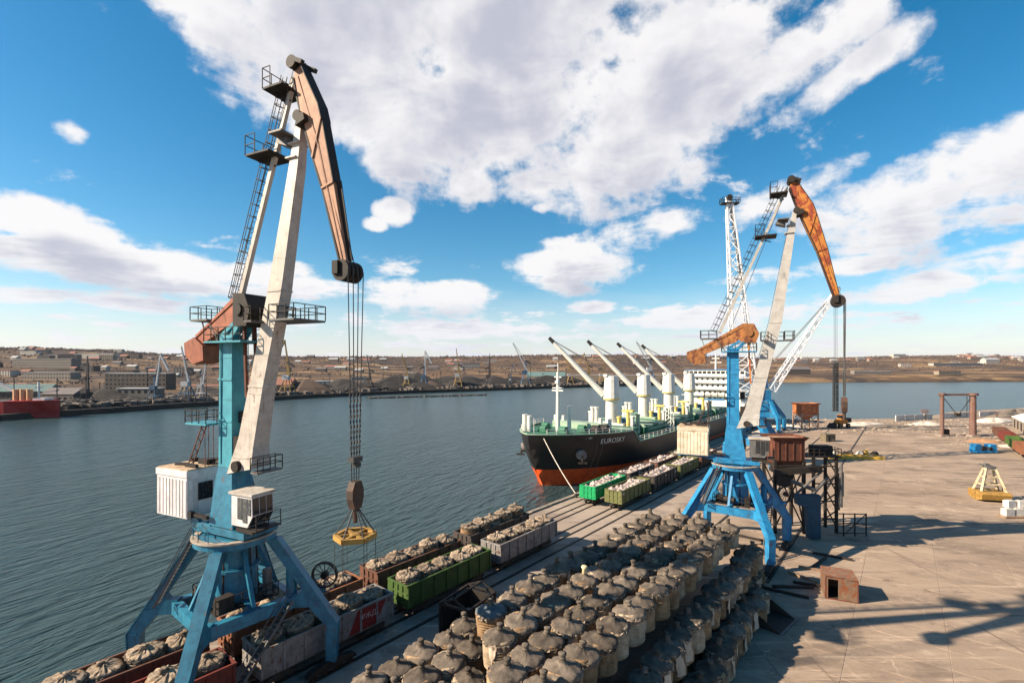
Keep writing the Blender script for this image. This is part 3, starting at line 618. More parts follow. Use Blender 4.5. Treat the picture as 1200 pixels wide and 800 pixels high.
    J(MB().prism([(1.0, 30.62), (2.3, 30.5), (2.9, 29.2), (2.5, 28.0), (1.0, 28.1)], .98, lambda a, b, z: (a, z, b)).tube((1.7, -1.15, 29.3), (1.7, 1.15, 29.3), .45, n=14), 'rocker_head', DARK if not P.get('orange') else cwm, arm)
    J(MB().prism([(x + cx, h) for x, h in ((-6.2, 26.85), (-4.9, 27.3), (-3.8, 26.6), (-3.7, 25.4), (-5.1, 25.1), (-6.1, 25.9))], .88, lambda a, b, z: (a, z, b)), 'counterweight', cwm, arm)
    J(MB().bar((-5 + cx, .66, 26.9 + cx * .5), (1.4, .66, 30.5), .06, .2).bar((-5 + cx, -.66, 26.9 + cx * .5), (1.4, -.66, 30.5), .06, .2), 'edge_flange', cwm, arm)
    J(MB().bar((.3, -.5, 27.2), (1.9, -.5, 29), .4).bar((.3, .5, 27.2), (1.9, .5, 29), .4).bar((-1.0, -.5, 27.3), (.6, -.5, 28.3), .3).bar((-1.0, .5, 27.3), (.6, .5, 28.3), .3), 'rocker_bracket', tow)
    J(MB().bar((1.6, -.45, 28.3), (1.9, -.45, 22.5), .2).bar((1.6, .45, 28.3), (1.9, .45, 22.5), .2), 'pull_rod', ORNG if P.get('orange') else RUST)
    # hoist ropes
    hb = P['hook_h']; rp = MB(); fx = ex + .72
    for l in (-.75, -.25, .25, .75): rp.tube((fx, l, eh), (fx - .05, l * .45, hb), .035, n=5)
    rp.tube((ax_ + .4, -.3, ah + .3), (ex + .3, -.3, eh + .6), .03, n=5).tube((ax_ + .4, .3, ah + .3), (ex + .3, .3, eh + .6), .03, n=5)
    for l in (-.2, .2): rp.tube((ax_, l, ah + .4), (-1.5, l, 27.5), .03, n=5)
    J(rp, 'hoist_rope', ROPE)
    if P.get('chain', True):
        ch = MB(); top = hb + 5.8
        for l in (-.75, -.25, .25, .75):
            for i in range(13):
                h = hb + 1.6 + i * .36; ll = l * (.45 + .55 * (h - hb) / (eh - hb)); ch.box((fx - .04, ll, h), (.12, .12, .2), i)
        ch.box((fx - .04, 0, hb + 1.5), (.5, .9, .35)).box((fx - .04, .1, hb + 1.1), (.4, .5, .3))
        J(ch, 'chain', ROPE)
    else:
        J(MB().bar((fx - .04, 0, hb + .2), (fx - .04, 0, hb + 3.2), .26), 'chain', ROPE)
    hk = J(MB().prism([(-.32, 0), (.32, 0), (.55, .7), (.55, 1.3), (.3, 1.9), (-.3, 1.9), (-.55, 1.3), (-.55, .7)], .28, lambda a, b, z: (fx - .05 + z, a, hb - 1.9 + b)).tube((fx - .05, 0, hb - 2.9), (fx - .05, 0, hb - 1.9), .14, .2, 8), 'hook_block', M('hook_brown', (.07, .04, .028), (.04, .025, .02), rust=.35, rustcol=(.14, .05, .025), rough=.7))
    return t, jl, fx, hb
c1 = Q(-41.65, 16.6) - Vector((.15, 0, 0))
t1, jl1, fx1, hb1 = make_crane('nearest blue and teal portal crane with faded pink beak and white machine house', c1, dict(low=BLUE, tow=TEAL, boom=BOOMG, beak=PINK, cw=CWT, house=WHITE, white_cab=True, cwx=.95, hook_h=17.0, reel=(2.2, 6.4, 6.7)))
c2 = Q(-18.0, 70.7)
t2, jl2, fx2, hb2 = make_crane('bright blue portal crane with rusty orange beak beside the apron', c2, dict(low=SKYB, tow=SKYB, boom=BOOMC, beak=ORNG, cw=M('rocker_rust', (.33, .135, .04), (.22, .085, .025), rust=.45, rustcol=(.15, .045, .02), rough=.75), house=CREAM, orange=True, hook_h=21.0, chain=False, df=-.35, dh=1.9, tie_f=-2.0, tie_h=29.4, pf=6.9, reel=(5.0, 6.4, 7.0)))
# spreader hanging from the near crane's hook
def spreader():
    p = jl1(fx1 - .05, 0, 0); base = Matrix.Rotation(ROT, 4, 'Z') @ Vector((p[0], p[1], 0)) + c1
    t = thing('lifting_spreader', 'yellow hexagonal lifting spreader hanging from the hook of the nearest crane', 'lifting frame', (base.x, base.y, 13.2), R(12))
    mb = MB(); r = 1.35
    P6 = [Vector((r * math.cos(R(60 * i)), r * math.sin(R(60 * i)), 0)) for i in range(6)]
    for a, b in zip(P6, P6[1:] + P6[:1]): mb.bar(a, b, .26, .34)
    fr = mb.obj('frame', OCHRE, t)
    sp = MB()
    for a in P6: sp.bar(a * .2, a * .95, .22, .24)
    sp.lathe([(.4, -.12), (.4, .14), (.25, .2)], 12); sp.obj('spokes', OCHRE, t)
    for a in P6: MB().tube(a + Vector((0, 0, .1)), a * .06 + Vector((0, 0, 2.1)), .045, n=6).obj('sling', ROPE, t)
    MB().ring((0, 0, 2.05), (0, 1, 0), .3, .08, 14).obj('sling_ring', DARK, t)
    for a in P6: MB().tube(a, a * 1.02 + Vector((0, 0, -2.4)), .025, n=5).obj('hanging_chain', ROPE, t)
spreader()

# ================================================================== RAILWAY WAGONS AND BIG BAGS
def gondola_meshes():
    W_, L_, z0, z1 = 1.5, 6.1, 1.25, 3.35
    b = MB()
    b.box((0, 0, z0), (2 * W_, 2 * L_, .16))
    for s in (-1, 1): b.box((s * (W_ - .04), 0, (z0 + z1) / 2), (.08, 2 * L_, z1 - z0 - .1)); b.box((0, s * (L_ - .04), (z0 + z1) / 2), (2 * W_ - .16, .08, z1 - z0 - .1))
    rim = MB()
    for s in (-1, 1): rim.box((s * W_, 0, z1), (.17, 2 * L_ + .17, .16)); rim.box((0, s * L_, z1), (2 * W_ - .17, .17, .155))
    rib = MB().prism([(0, z0 - .1), (.16, z0), (.11, z1 - .08), (0, z1 - .08)], .09, lambda a, h, y: (a, y, h))
    erib = MB().box((0, 0, (z0 + z1) / 2), (.14, .10, z1 - z0 - .2))
    ebar = MB().box((0, 0, 0), (2 * W_ - .1, .09, .16))
    und = MB().box((0, 0, .98), (.5, 2 * L_ + .5, .36)).box((0, 4.3, 1.0), (2.4, .5, .3)).box((0, -4.3, 1.0), (2.4, .5, .3)).box((0, L_ + .5, .98), (.3, .7, .25)).box((0, -L_ - .5, .98), (.3, .7, .25))
    bog = MB()
    for s in (-1, 1): bog.prism([(-1.25, .55), (-.9, .35), (.9, .35), (1.25, .55), (.5, .85), (-.5, .85)], s * .98 + .09, lambda y, h, x: (x, y, h), s * .98 - .09)
    whl = MB()
    whl.tube((-.8, 0, .55), (.8, 0, .55), .08, n=8)
    for s in (-1, 1): whl.tube((s * .76 - .06, 0, .55), (s * .76 + .06, 0, .55), .475, n=18)
    return b, rim, rib, erib, ebar, und, bog, whl
G_ = gondola_meshes()
UNDM = M('underframe_black', (.03, .028, .026), (.05, .04, .03), rough=.8)
WG = {}
def wagon(label, q, u, mat, ribs=7, group='freight wagons on the quay tracks'):
    key = mat.name
    if key not in WG:
        b, rim, rib, erib, ebar, und, bog, whl = G_
        WG[key] = [x.mesh(nm, m_) for x, nm, m_ in ((b, 'body', mat), (rim, 'rim', mat), (rib, 'side_post', mat), (erib, 'end_post', mat), (ebar, 'end_bar', mat))]
    if 'und' not in WG: WG['und'] = [G_[5].mesh('underframe', UNDM), G_[6].mesh('bogie', UNDM), G_[7].mesh('wheelset', UNDM)]
    t = thing('freight_wagon', label, 'freight wagon', Q(q, u, .06), ROT, group)
    me = WG[key]; b = mobj('body', me[0], t); mobj('rim', me[1], t)
    for i in range(ribs + 1):
        y = -6.0 + 12.0 * i / ribs
        mobj('side_post', me[2], b, (1.5, y, 0)); o = mobj('side_post', me[2], b, (-1.5, y, 0), math.pi)
    for s in (-1, 1):
        for x in (-.75, 0, .75): mobj('end_post', me[3], b, (x, s * 6.15, 0))
        for z in (1.75, 2.55): mobj('end_bar', me[4], b, (0, s * 6.14, z))
    mobj('underframe', WG['und'][0], t)
    for s in (-1, 1):
        g = mobj('bogie', WG['und'][1], t, (0, s * 4.3, 0))
        for y in (-.92, .92): mobj('wheelset', WG['und'][2], g, (0, y, 0))
    return t
WM = {k: M('wagon_' + k, *a, **kw) for k, a, kw in (
    ('white', ((.24, .23, .22), (.15, .14, .13)), dict(rust=.34, streak=.4)), ('green', ((.055, .11, .02), (.035, .07, .014)), dict(rust=.26, streak=.4)),
    ('red', ((.15, .025, .018), (.10, .02, .014)), dict(rust=.25, streak=.3)), ('brown', ((.12, .05, .03), (.075, .033, .022)), dict(rust=.35, streak=.3)),
    ('orange', ((.24, .09, .04), (.15, .06, .03)), dict(rust=.35, streak=.3)), ('emerald', ((.0, .34, .11), (.0, .22, .07)), dict(rust=.1, streak=.3)),
    ('olive', ((.13, .14, .045), (.09, .09, .03)), dict(rust=.25, streak=.3)), ('dark', ((.055, .045, .04), (.04, .03, .025)), dict(rust=.25, streak=.3)))}
PITCH = 13.95
UA = [8.8 + PITCH * k for k in range(-1, 4)]           # wagon centres; first one lies below the frame
wA, wB = QT
lab = [(wA, 0, 'brown', 'dark brown wagon at the bottom edge on the track next to the water'), (wA, 1, 'brown', 'dark brown wagon filled with bags between the legs of the nearest crane'),
       (wA, 2, 'orange', 'rust orange wagon end under the nearest crane on the waterside track'), (wA, 3, 'brown', 'brown wagon of five bags on the waterside track behind the green wagon'), (wA, 4, 'dark', 'dark wagon at the far end of the near waterside row'),
       (wB, 1, 'red', 'dark red wagon in front of the crane leg on the landward track'), (wB, 2, 'white', 'dirty white wagon with a red painted panel and railway lettering'),
       (wB, 3, 'green', 'grass green wagon of bags in the middle of the landward row'), (wB, 4, 'white', 'greyish white wagon at the far end of the landward row')]
wag = {}
for q, k, mcol, l in lab: wag[(q, k)] = wagon(l, q, UA[k], WM[mcol])
far_u = [82.3 + PITCH * k for k in range(4)]
fl_lab = [('emerald', 'bright green wagon heaped with pale sacks alongside the ship'), ('dark', 'dark wagon coupled behind the bright green wagon'), ('brown', 'brown wagon third in the row beside the ship hull'), ('olive', 'wagon fourth in the row beside the ship hull')]
fr_lab = [('olive', 'olive wagon at the head of the landward far row'), ('dark', 'dark wagon coupled second in the landward far row'), ('olive', 'olive wagon third in the landward far row'), ('brown', 'wagon fourth in the landward far row below the crane house')]
for i, u in enumerate(far_u):
    wagon(fl_lab[i][1], wA, u, WM[fl_lab[i][0]]); wagon(fr_lab[i][1], wB, u + .3, WM[fr_lab[i][0]])
# red panel and lettering on the white wagon
def text_mesh(s, size, ext=0.0):
    cu = bpy.data.curves.new('lettering', 'FONT'); cu.body = s; cu.size = size; cu.align_x = 'CENTER'; cu.align_y = 'CENTER'; cu.extrude = ext
    o = bpy.data.objects.new('lettering_source', cu); C.objects.link(o)
    dg = bpy.context.evaluated_depsgraph_get(); me = bpy.data.meshes.new_from_object(o.evaluated_get(dg)); bpy.data.objects.remove(o); bpy.data.curves.remove(cu); return me
pan = M('red_panel', (.20, .012, .01), (.13, .01, .008), rust=.1, streak=.3)
w_ = wag[(wB, 2)]
MB().prism([(1.4, 1.3), (4.2, 1.35), (5.3, 3.2), (2.3, 3.2)], 1.5605, lambda y, h, x: (x, y, h), 1.54).obj('painted_panel', pan, w_)
tm = text_mesh('РЖД', .66); tm.materials.append(M('lettering_white', (.55, .42, .4), rough=.6))
to = mobj('lettering', tm, w_, (1.566, 3.43, 2.42)); to.rotation_euler = (R(90), 0, R(90))

# ---- big bags
CAPM = M('bag_cap_grey', (.155, .126, .10), (.075, .061, .050), scale=1.3, rough=1, bump=1.0, bscale=9, rand=.32, spec=.08)
CAPB = M('bag_cap_blue_grey', (.105, .125, .135), (.07, .085, .095), rough=.9, bump=.4, spec=.1)
BODM = M('bag_net_brown', (.34, .22, .125), (.17, .105, .06), scale=1.6, rough=1, bump=.9, bscale=11, rand=.25, spec=.08)
BODP = M('bag_net_pale', (.43, .33, .23), (.24, .18, .12), scale=1.6, rough=1, bump=.8, bscale=10, rand=.25, spec=.08)
FLAPM = M('bag_flap_tan', (.50, .41, .32), (.36, .28, .21), rough=.85, bump=.4)
WCAP = M('bag_cap_dusty', (.34, .265, .195), (.11, .085, .065), scale=2.2, rough=1, bump=1.0, bscale=9, rand=.2, spec=.08)
PSACK = M('sack_pale', (.46, .385, .35), (.25, .2, .18), scale=1.5, rough=.95, bump=.7, rand=.15)
def bag_variant(sd, loaded=False):
    r = random.Random(sd)
    sag = r.uniform(.0, .07); ph = r.uniform(0, 6); sq = r.uniform(.03, .08)
    def body_fn(rr, z, t, k): return (rr * (.985 + sag * math.sin(min(3.14, z * 1.25)) + sq * math.cos(2 * t + ph) * .6 + .035 * math.sin(3 * t + sd + z) + .025 * math.sin(5 * t + z * 2.6 + sd * 2)), z + .05 * math.sin(2 * t + ph) * z / 2.2)
    prof = [(.95, 0), (1.08, .12)]
    for i in range(10):
        z = .22 + i * .19; prof += [(1.08, z), (1.17, z + .05), (1.17, z + .10), (1.08, z + .15)]
    prof += [(1.10, 2.15), (1.0, 2.22)]
    body = MB().lathe(prof, 26, fn=body_fn).mesh('bag_body', BODM if sd % 3 else BODP, True)
    def cap_fn(rr, z, t, k):
        e = max(0, (rr - .85) / .35); n = wob(math.cos(t) * 4 + sd, math.sin(t) * 4, rr * 3, sd)
        jag = math.sin(t * 9 + sd) * .5 + math.sin(t * 17 + sd * 3) * .5
        return rr * (1 + sq * math.cos(2 * t + ph) * .5 + .03 * math.sin(3 * t + sd) + .07 * n * e), z + .05 * n * (1.15 - rr) + .022 * math.sin(t * 9 + sd + rr * 4) * min(1, rr) + e * .10 * jag + .03 * math.sin(2 * t + ph)
    if loaded:
        cp = [(1.14, 2.0), (1.18, 2.12), (1.15, 2.22), (1.03, 2.28), (.84, 2.31), (.6, 2.35), (.38, 2.42), (.24, 2.50), (.1, 2.52)]
        def cap_fn2(rr, z, t, k):
            n = wob(math.cos(t) * rr * 6 + sd, math.sin(t) * rr * 6, rr, sd); f = math.sin(t * 11 + sd + rr * 3) * .5 + math.sin(t * 19 + sd * 2) * .4
            return rr * (1 + .03 * math.sin(3 * t + sd)), z + .12 * n * (1.15 - rr) + .085 * f * min(1, rr * 1.2) + .05 * math.sin(t * 2 + sd)
        cap = MB().lathe(cp, 40, fn=cap_fn2, cap=False).mesh('top_cap', WCAP, False)
        neck = MB().lathe([(.26, 2.42), (.18, 2.55), (.26, 2.62 + .1 * r.random()), (.1, 2.7)], 10, c=(r.uniform(-.3, .3), r.uniform(-.3, .3), 0), fn=lambda rr, z, t, k: (rr * (1 + .3 * math.sin(3 * t + k)), z)).mesh('neck', WCAP, True)
    else:
        drop = r.uniform(.0, .15)
        cp = [(1.19, 1.92 - drop), (1.225, 2.02), (1.215, 2.12), (1.13, 2.21), (.98, 2.27), (.8, 2.32), (.6, 2.37), (.42, 2.42), (.31, 2.49), (.25, 2.60)]
        cap = MB().lathe(cp, 36, fn=cap_fn, cap=False).mesh('top_cap', CAPM, True)
        lean = r.uniform(-.12, .12), r.uniform(-.12, .12); hh = r.uniform(.26, .52)
        def nf(rr, z, t, k): return rr * (1 + .16 * math.sin(4 * t + sd + k)), z
        neck = MB()
        P_ = [(.26, 2.55, 0), (.22, 2.66, .4), (.20, 2.6 + hh * .6, .7), (.26, 2.6 + hh * .85, 1), (.27, 2.6 + hh, 1), (.12, 2.6 + hh + .02, 1)]
        for (r1, z1, k1), (r2, z2, k2) in zip(P_, P_[1:]): neck.tube((lean[0] * k1, lean[1] * k1, z1), (lean[0] * k2, lean[1] * k2, z2), r1, r2, 10)
        neck = neck.mesh('neck', CAPM, True)
    fl = MB(); a0 = R(r.choice((-100, -60, -20, 20))); n = 6
    vs = []
    for j in range(7):
        z = 2.05 - j * .25; wdt = .30 + .03 * math.sin(j * 2 + sd) - (.05 * j if sd % 3 == 0 else 0)
        for i in range(n):
            a = a0 + wdt * (i / (n - 1) * 2 - 1); rr = 1.22 + .03 * math.sin(i * 1.9 + j + sd) + .018 * j; vs.append((rr * math.cos(a), rr * math.sin(a), z + .05 * math.sin(i * 2 + sd)))
    fl.add(vs, [(j * n + i, j * n + i + 1, (j + 1) * n + i + 1, (j + 1) * n + i) for j in range(6) for i in range(n - 1)])
    fr = MB(); m_ = 46; vs = []
    for rr, z, am in ((1.17, 1.72, .05), (1.24, 1.86, .10), (1.27, 1.98, .08), (1.21, 2.10, .07)):
        for i in range(m_):
            a = 2 * math.pi * i / m_; vs.append(((rr + r.uniform(-am, am)) * math.cos(a), (rr + r.uniform(-am, am)) * math.sin(a), z + r.uniform(-am, am) * 1.3))
    fr.add(vs, [(j * m_ + i, j * m_ + (i + 1) % m_, (j + 1) * m_ + (i + 1) % m_, (j + 1) * m_ + i) for j in range(3) for i in range(m_) if r.random() > .14])
    return body, cap, neck, fl.mesh('side_flap', FLAPM, True), fr.mesh('frayed_rim', WCAP if not loaded else CAPM, False)
BV = [bag_variant(i) for i in range(11)]; BVL = [bag_variant(20 + i, True) for i in range(6)]
def bag(q, u, h, label, group, vs=BV, i=None, flap=.45, sc=.945):
    b, c, n, f, fr = vs[rnd.randrange(len(vs)) if i is None else i]
    o = mobj('big_bag', b, None, Q(q, u, h), rnd.uniform(-.9, .9)); tag(o, label, 'bulk bag', group)
    o.rotation_euler.x = rnd.gauss(0, .05); o.rotation_euler.y = rnd.gauss(0, .05); o.scale = (sc * rnd.uniform(.96, 1.04), sc * rnd.uniform(.96, 1.04), max(sc, .99) * rnd.uniform(.90, 1.06))
    mobj('frayed_rim', fr, o, rz=rnd.uniform(0, 6)); mobj('top_cap', c, o, rz=rnd.uniform(0, 6)); mobj('neck', n, o, rz=rnd.uniform(0, 6))
    if rnd.random() < flap: mobj('side_flap', f, o)
    return o
ORD = ['first', 'second', 'third', 'fourth', 'fifth', 'sixth', 'seventh', 'eighth', 'ninth', 'tenth', 'eleventh', 'twelfth', 'thirteenth', 'fourteenth', 'fifteenth', 'sixteenth', 'seventeenth', 'eighteenth', 'nineteenth', 'twentieth']
ROWN = ['row nearest the tracks', 'second row from the tracks', 'third row from the tracks', 'row along the right edge']
TIER = 2.46; G1 = 'bulk bags stacked on the quay'
def jit(a=.15): return rnd.uniform(-a, a)
stack = {}
cols = [(-23.75, 27.2), (-21.1, 24.7), (-18.5, 22.2), (-15.85, 20.0)]
for ci, (q, u0) in enumerate(cols):
    k = 0; u = u0
    while u < 57.6:
        stack[(ci, k)] = bag(q + jit() + (u - u0) * .010, u + jit(), 2 * TIER + .02, 'grey big bag, ' + ORD[k] + ' from the front, top layer, ' + ROWN[ci], G1, flap=.5 if ci == 3 else .3); k += 1; u += 2.18
tag(stack[(0, 0)], 'blue grey capped big bag at the left front corner of the top layer'); 
for ch in stack[(0, 0)].children:
    if ch.name.startswith('top_cap'): ch.data = ch.data.copy(); ch.data.materials[0] = CAPB
tag(stack[(1, 5)], 'big bag with a pale yellow upright neck in the top layer')
for ch in stack[(1, 5)].children:
    if ch.name.startswith('neck'): ch.data = MB().lathe([(.22, 2.5), (.2, 3.0), (.3, 3.1), (.26, 3.25), (.1, 3.22)], 12).mesh('neck', M('neck_pale', (.72, .58, .34), rough=.8), True)
# middle layer: left front shoulder and the stepped right flank
for q, ua, ub in ((-27.0, 13.4, 27.6), (-24.6, 11.6, 25.6), (-22.3, 11.6, 23.2), (-19.9, 11.6, 21.0), (-17.4, 14.0, 19.0), (-15.0, 14.0, 18.5)):
    u = ub; k = 0
    while u > ua:
        bag(q + jit(), u + jit(), TIER + .01, 'grey big bag, ' + ORD[k] + ' toward the viewer, ' + {-27.0: 'row nearest the tracks', -24.6: 'second row', -22.3: 'third row', -19.9: 'fourth row', -17.4: 'fifth row', -15.0: 'sixth row'}[q] + ' of the front shoulder', G1, flap=.2); u -= 2.2; k += 1
u = 19.2; k = 0
while u < 61:
    bag(-13.35 + jit(.14), u + jit(), TIER + .01, 'shaded big bag, ' + ORD[k] + ' from the front on the middle step of the right flank', G1, flap=.7); u += 2.22; k += 1
u = 18.0; k = 0
while u < 62:
    bag(-11.75 + jit(.18) - (0 if u < 56 else 1.6), u + jit(), .02, 'shaded big bag, ' + ORD[k] + ' from the front on the ground along the right flank', G1, flap=.7); u += 2.26; k += 1
# what carries the front shoulder and the top layer where the gaps let it be seen
for q, ua, ub in ((-27.1, 12.0, 28.0), (-24.6, 26.0, 58.0), (-14.2, 19.0, 60.0)):
    u = ua
    while u < ub:
        bag(q + jit(), u + jit(), 0.02, 'big bag of the bottom layer at the foot of the stack', G1, flap=.1); u += 2.4
u = 29.0
while u < 58:
    bag(-24.4 + jit(), u + jit(), TIER + .01, 'big bag of the middle layer on the lane side of the stack', G1, flap=.1); u += 2.4
# loaded wagons
WN = {(wA, 0): 'brown wagon at the bottom edge', (wA, 1): 'brown wagon between the crane legs', (wA, 2): 'orange wagon under the crane', (wA, 3): 'brown wagon beside the green one', (wA, 4): 'dark wagon ending the waterside row', (wB, 1): 'dark red wagon', (wB, 2): 'white wagon with the red panel', (wB, 3): 'grass green wagon', (wB, 4): 'greyish white end wagon'}
for (q, k), t in wag.items():
    for i in range(5):
        h = 1.62 if not (q == wA and k == 4) else 2.0
        bag(q + jit(.12), UA[k] - 4.75 + i * 2.37 + jit(.1), h + rnd.uniform(-.1, .12), 'dusty big bag, ' + ORD[i] + ' from the near end of the ' + WN[(q, k)], 'bulk bags loaded in the near wagons', BVL, flap=0, sc=.99)
sack = []
for sd in range(4):
    sack.append(MB().lathe([(.45, 0), (.6, .2), (.63, .55), (.5, .85), (.28, 1.0), (.12, 1.12), (.2, 1.3), (.05, 1.34)], 12, fn=lambda r, z, t, k: (r * (1 + .16 * wob(math.cos(t) * 2 + sd, math.sin(t) * 2, z, sd * 3.0)), z + .06 * math.sin(5 * t + sd))).mesh('sack', PSACK, True))
for i, u in enumerate(far_u):
    for q, du in ((wA, 0), (wB, .3)):
        for a in range(9):
            for b in (-.72, .72):
                o = mobj('sack', sack[rnd.randrange(4)], None, Q(q + b + jit(.1), u + du - 5.2 + a * 1.3 + jit(.15), 2.62 + rnd.uniform(-.15, .2)), rnd.uniform(0, 6)); o.rotation_euler.x = rnd.uniform(-.3, .3); o.scale = (rnd.uniform(1.2, 1.5), rnd.uniform(1.2, 1.5), rnd.uniform(.45, .8))
                tag(o, 'pale crumpled sack heaped in a far wagon beside the ship', 'sack', 'pale sacks heaped in the far wagons')

# ================================================================== THE MOORED BULK CARRIER
HULLK = M('hull_black', (.012, .011, .012), (.02, .016, .015), rust=.06, rough=.35, rustcol=(.09, .03, .02), streak=.2, rand=0)
HULLO = M('hull_boot_orange', (.72, .10, .015), (.55, .06, .012), rough=.5, streak=.2, rand=0)
DECKG = M('deck_green', (.03, .15, .09), (.025, .11, .065), rust=.2, rough=.7, rand=0)
PALEG = M('coaming_pale_green', (.30, .40, .30), (.22, .30, .22), rust=.12, rough=.6, rand=0)
SHIPW = M('ship_white', (.68, .66, .61), (.56, .53, .47), rough=.5, rust=.05, rand=0)
SHIPY = M('ship_yellow', (.62, .48, .14), (.5, .38, .1), rough=.6, rand=0)
SHIPB = M('ship_blue', (.03, .13, .3), (.03, .1, .22), rough=.5, rand=0)
def build_ship():
    OX, U0, LS, HB = -64.9, 86.0, 158.0, 13.6
    t = thing('cargo_ship', 'black hulled bulk carrier with orange waterline and four white deck cranes moored at the quay', 'ship', Q(OX, U0, 0), ROT)
    def deck(s): return 9.7 - (.5 * min(1, s / 20)) if s < 25 else (9.2 - 3.0 * min(1, (s - 25) / 3.0))
    def hb(z, s):
        k = max(0, min(1, (z + 2.5) / 12)); s0 = 5.8 * (1 - k) ** 1.6 if z >= -2.5 else 5.6; L_ = 36 - 8 * k
        x = max(0, min(1, (s - s0) / L_)); b = HB * (1 - (1 - x) ** 2.3) ** .82
        if s > LS - 26: y = (s - LS + 26) / 26; b *= 1 - (.30 * k + .75 * (1 - k)) * y ** 2
        return b
    st = [0, .8, 1.6, 2.6, 4, 5.8, 6.4, 7.4, 9, 11, 14, 18, 22, 25, 28, 33, 40, 55, 80, 110, 132, 140, 146, 151, 155, LS]
    def shell(zf):
        vs = []; n = None
        for s in st:
            zs = zf(s); n = len(zs); row = []
            for z in zs: row.append((hb(z, s), s, z))
            row = [(x, max(y, 5.8 * (1 - max(0, min(1, (z + 2.5) / 12))) ** 1.6 if z >= -2.5 else 5.6 + (-2.5 - z) * .6), z) for x, y, z in row]
            vs += row + [(-x, y, z) for x, y, z in row]
        fs = []
        for i in range(len(st) - 1):
            for j in range(n - 1):
                a = i * 2 * n + j; b = a + 2 * n; fs.append((a, b, b + 1, a + 1)); a += n; b += n; fs.append((a, a + 1, b + 1, b))
        e = (len(st) - 1) * 2 * n
        for j in range(n - 1): fs.append((e + j, e + n + j, e + n + j + 1, e + j + 1))
        return MB().add(vs, fs)
    wl = lambda s: 1.55 - .9 * min(1, s / 60)
    shell(lambda s: [wl(s) + (deck(s) - wl(s)) * k / 8 for k in range(9)]).obj('hull', HULLK, t, smooth=True)
    shell(lambda s: [-4 + (wl(s) + 4) * k / 4 for k in range(5)]).obj('boot_topping', HULLO, t, smooth=True)
    dk = MB(); vs = []
    for s in st: b = max(.02, hb(deck(s), s) - .1); vs += [(b, s, deck(s) - .35), (-b, s, deck(s) - .35)]
    dk.add(vs, [(2 * i, 2 * i + 1, 2 * i + 3, 2 * i + 2) for i in range(len(st) - 1)]); dk.obj('deck', DECKG, t)
    bw = MB()
    for a, b in zip(st, st[1:]):
        for sg in (1, -1):
            p, q = Vector((sg * hb(deck(a), a), a, deck(a) + .06)), Vector((sg * hb(deck(b), b), b, deck(b) + .06))
            if (p - q).length > .2: bw.bar(p, q, .34, .22)
    bw.obj('gunwale', PALEG, t)
    rl = MB()
    for sg in (1, -1):
        pts = [(sg * (hb(deck(s), s) - .3), s, deck(s) + .1) for s in (2.6, 5.8, 9, 14, 18, 22, 24.8)]; rl.rail(pts, 1.1, 2.2, .09)
        pts = [(sg * (hb(deck(s), s) - .3), s, deck(s) + .1) for s in (29, 40, 55, 80, 110, 126)]; rl.rail(pts, 1.1, 3, .09)
    rl.obj('deck_railing', SHIPW, t)
    # name on the landward bow, bent onto the plating
    me = text_mesh('EUROSKY', 1.75); me.materials.append(SHIPW)
    for v in me.vertices:
        y = 17.2 + v.co.x * 1.0; z = 7.55 + v.co.y * .92 + .18 * v.co.y * 0; v.co = (hb(z, y) + .07, y, z)
    mobj('name_lettering', me, t)
    me = text_mesh('- III', .6); me.materials.append(SHIPW)
    for v in me.vertices: y = 10.3 + v.co.x * 2; z = 8.6 + v.co.y; v.co = (hb(z, y) + .07, y, z)
    mobj('draft_mark', me, t)
    for sg in (1, -1):
        y0, z0 = (9.5, 4.9); x = hb(z0, y0); d = Vector((sg * .75, -.6, -.1)).normalized(); p = Vector((sg * x, y0, z0))
        an = MB().tube(p - d * 1.2, p + d * 1.1, 1.45, 1.05, 18).obj('anchor_bolster', M('bolster_grey', (.26, .23, .22), (.18, .13, .12), rust=.3, rough=.7), t, smooth=False)
        MB().bar(p + d * 1.1, p + d * 1.1 + Vector((0, 0, -1.7)), .3).bar(p + d * 1.25 + Vector((-.9, -.5, -1.6)), p + d * 1.25 + Vector((.9, .5, -1.6)), .4).obj('anchor', DARK, an)
    ch = MB()
    for y, dz in ((12.6, 0), (14.1, .3)):
        for a in range(12):
            z0, z1 = 8.6 - a * .75, 8.6 - (a + 1) * .75; ch.tube((hb(max(-2.4, z0), y) + .1 + .02 * a, y, z0), (hb(max(-2.4, z1), y) + .1, y, z1), .06, n=5)
    ch.obj('hanging_line', STEEL, t)
    # forecastle gear
    fz = 9.2
    m = MB().tube((0, 12, fz), (0, 12, 23.4), .55, .35, 12).bar((-1.6, 12, 19), (1.6, 12, 19), .5, .3).box((0, 12, 19.6), (2.6, 1.0, .2)).tube((0, 12, 23.4), (0, 12, 25.6), .12, n=6).bar((-1.0, 12, 22.2), (1.0, 12, 22.2), .25).box((0, 11.7, 21.0), (.8, .8, .7)).obj('foremast', SHIPW, t)
    for x in (-1.6, 1.6): MB().tube((x, 14.5, fz), (x, 14.5, fz + 6.0), .5, n=10).obj('vent_post', SHIPW, t)
    MB().tube((-6.5, 7.5, fz), (-6.5, 7.5, fz + 4.0), .62, n=12).tube((-5.2, 7.6, fz), (-5.2, 7.6, fz + 3.8), .55, n=12).obj('mooring_fairlead_post', SHIPW, t)
    MB().tube((-2, 5, fz), (-2, 5, fz + 3.6), .08, n=6).obj('jackstaff', SHIPW, t)
    for x, y in ((-2.6, 9.8), (2.6, 10.2), (4.6, 15.5), (-5, 14), (7.5, 17.0), (8.5, 19.5)):
        MB().tube((x - .9, y, fz + .7), (x + .9, y, fz + .7), .85, n=14).box((x, y, fz + .25), (2.4, 1.6, .5)).obj('windlass', DECKG if x < 5 else DARK, t)
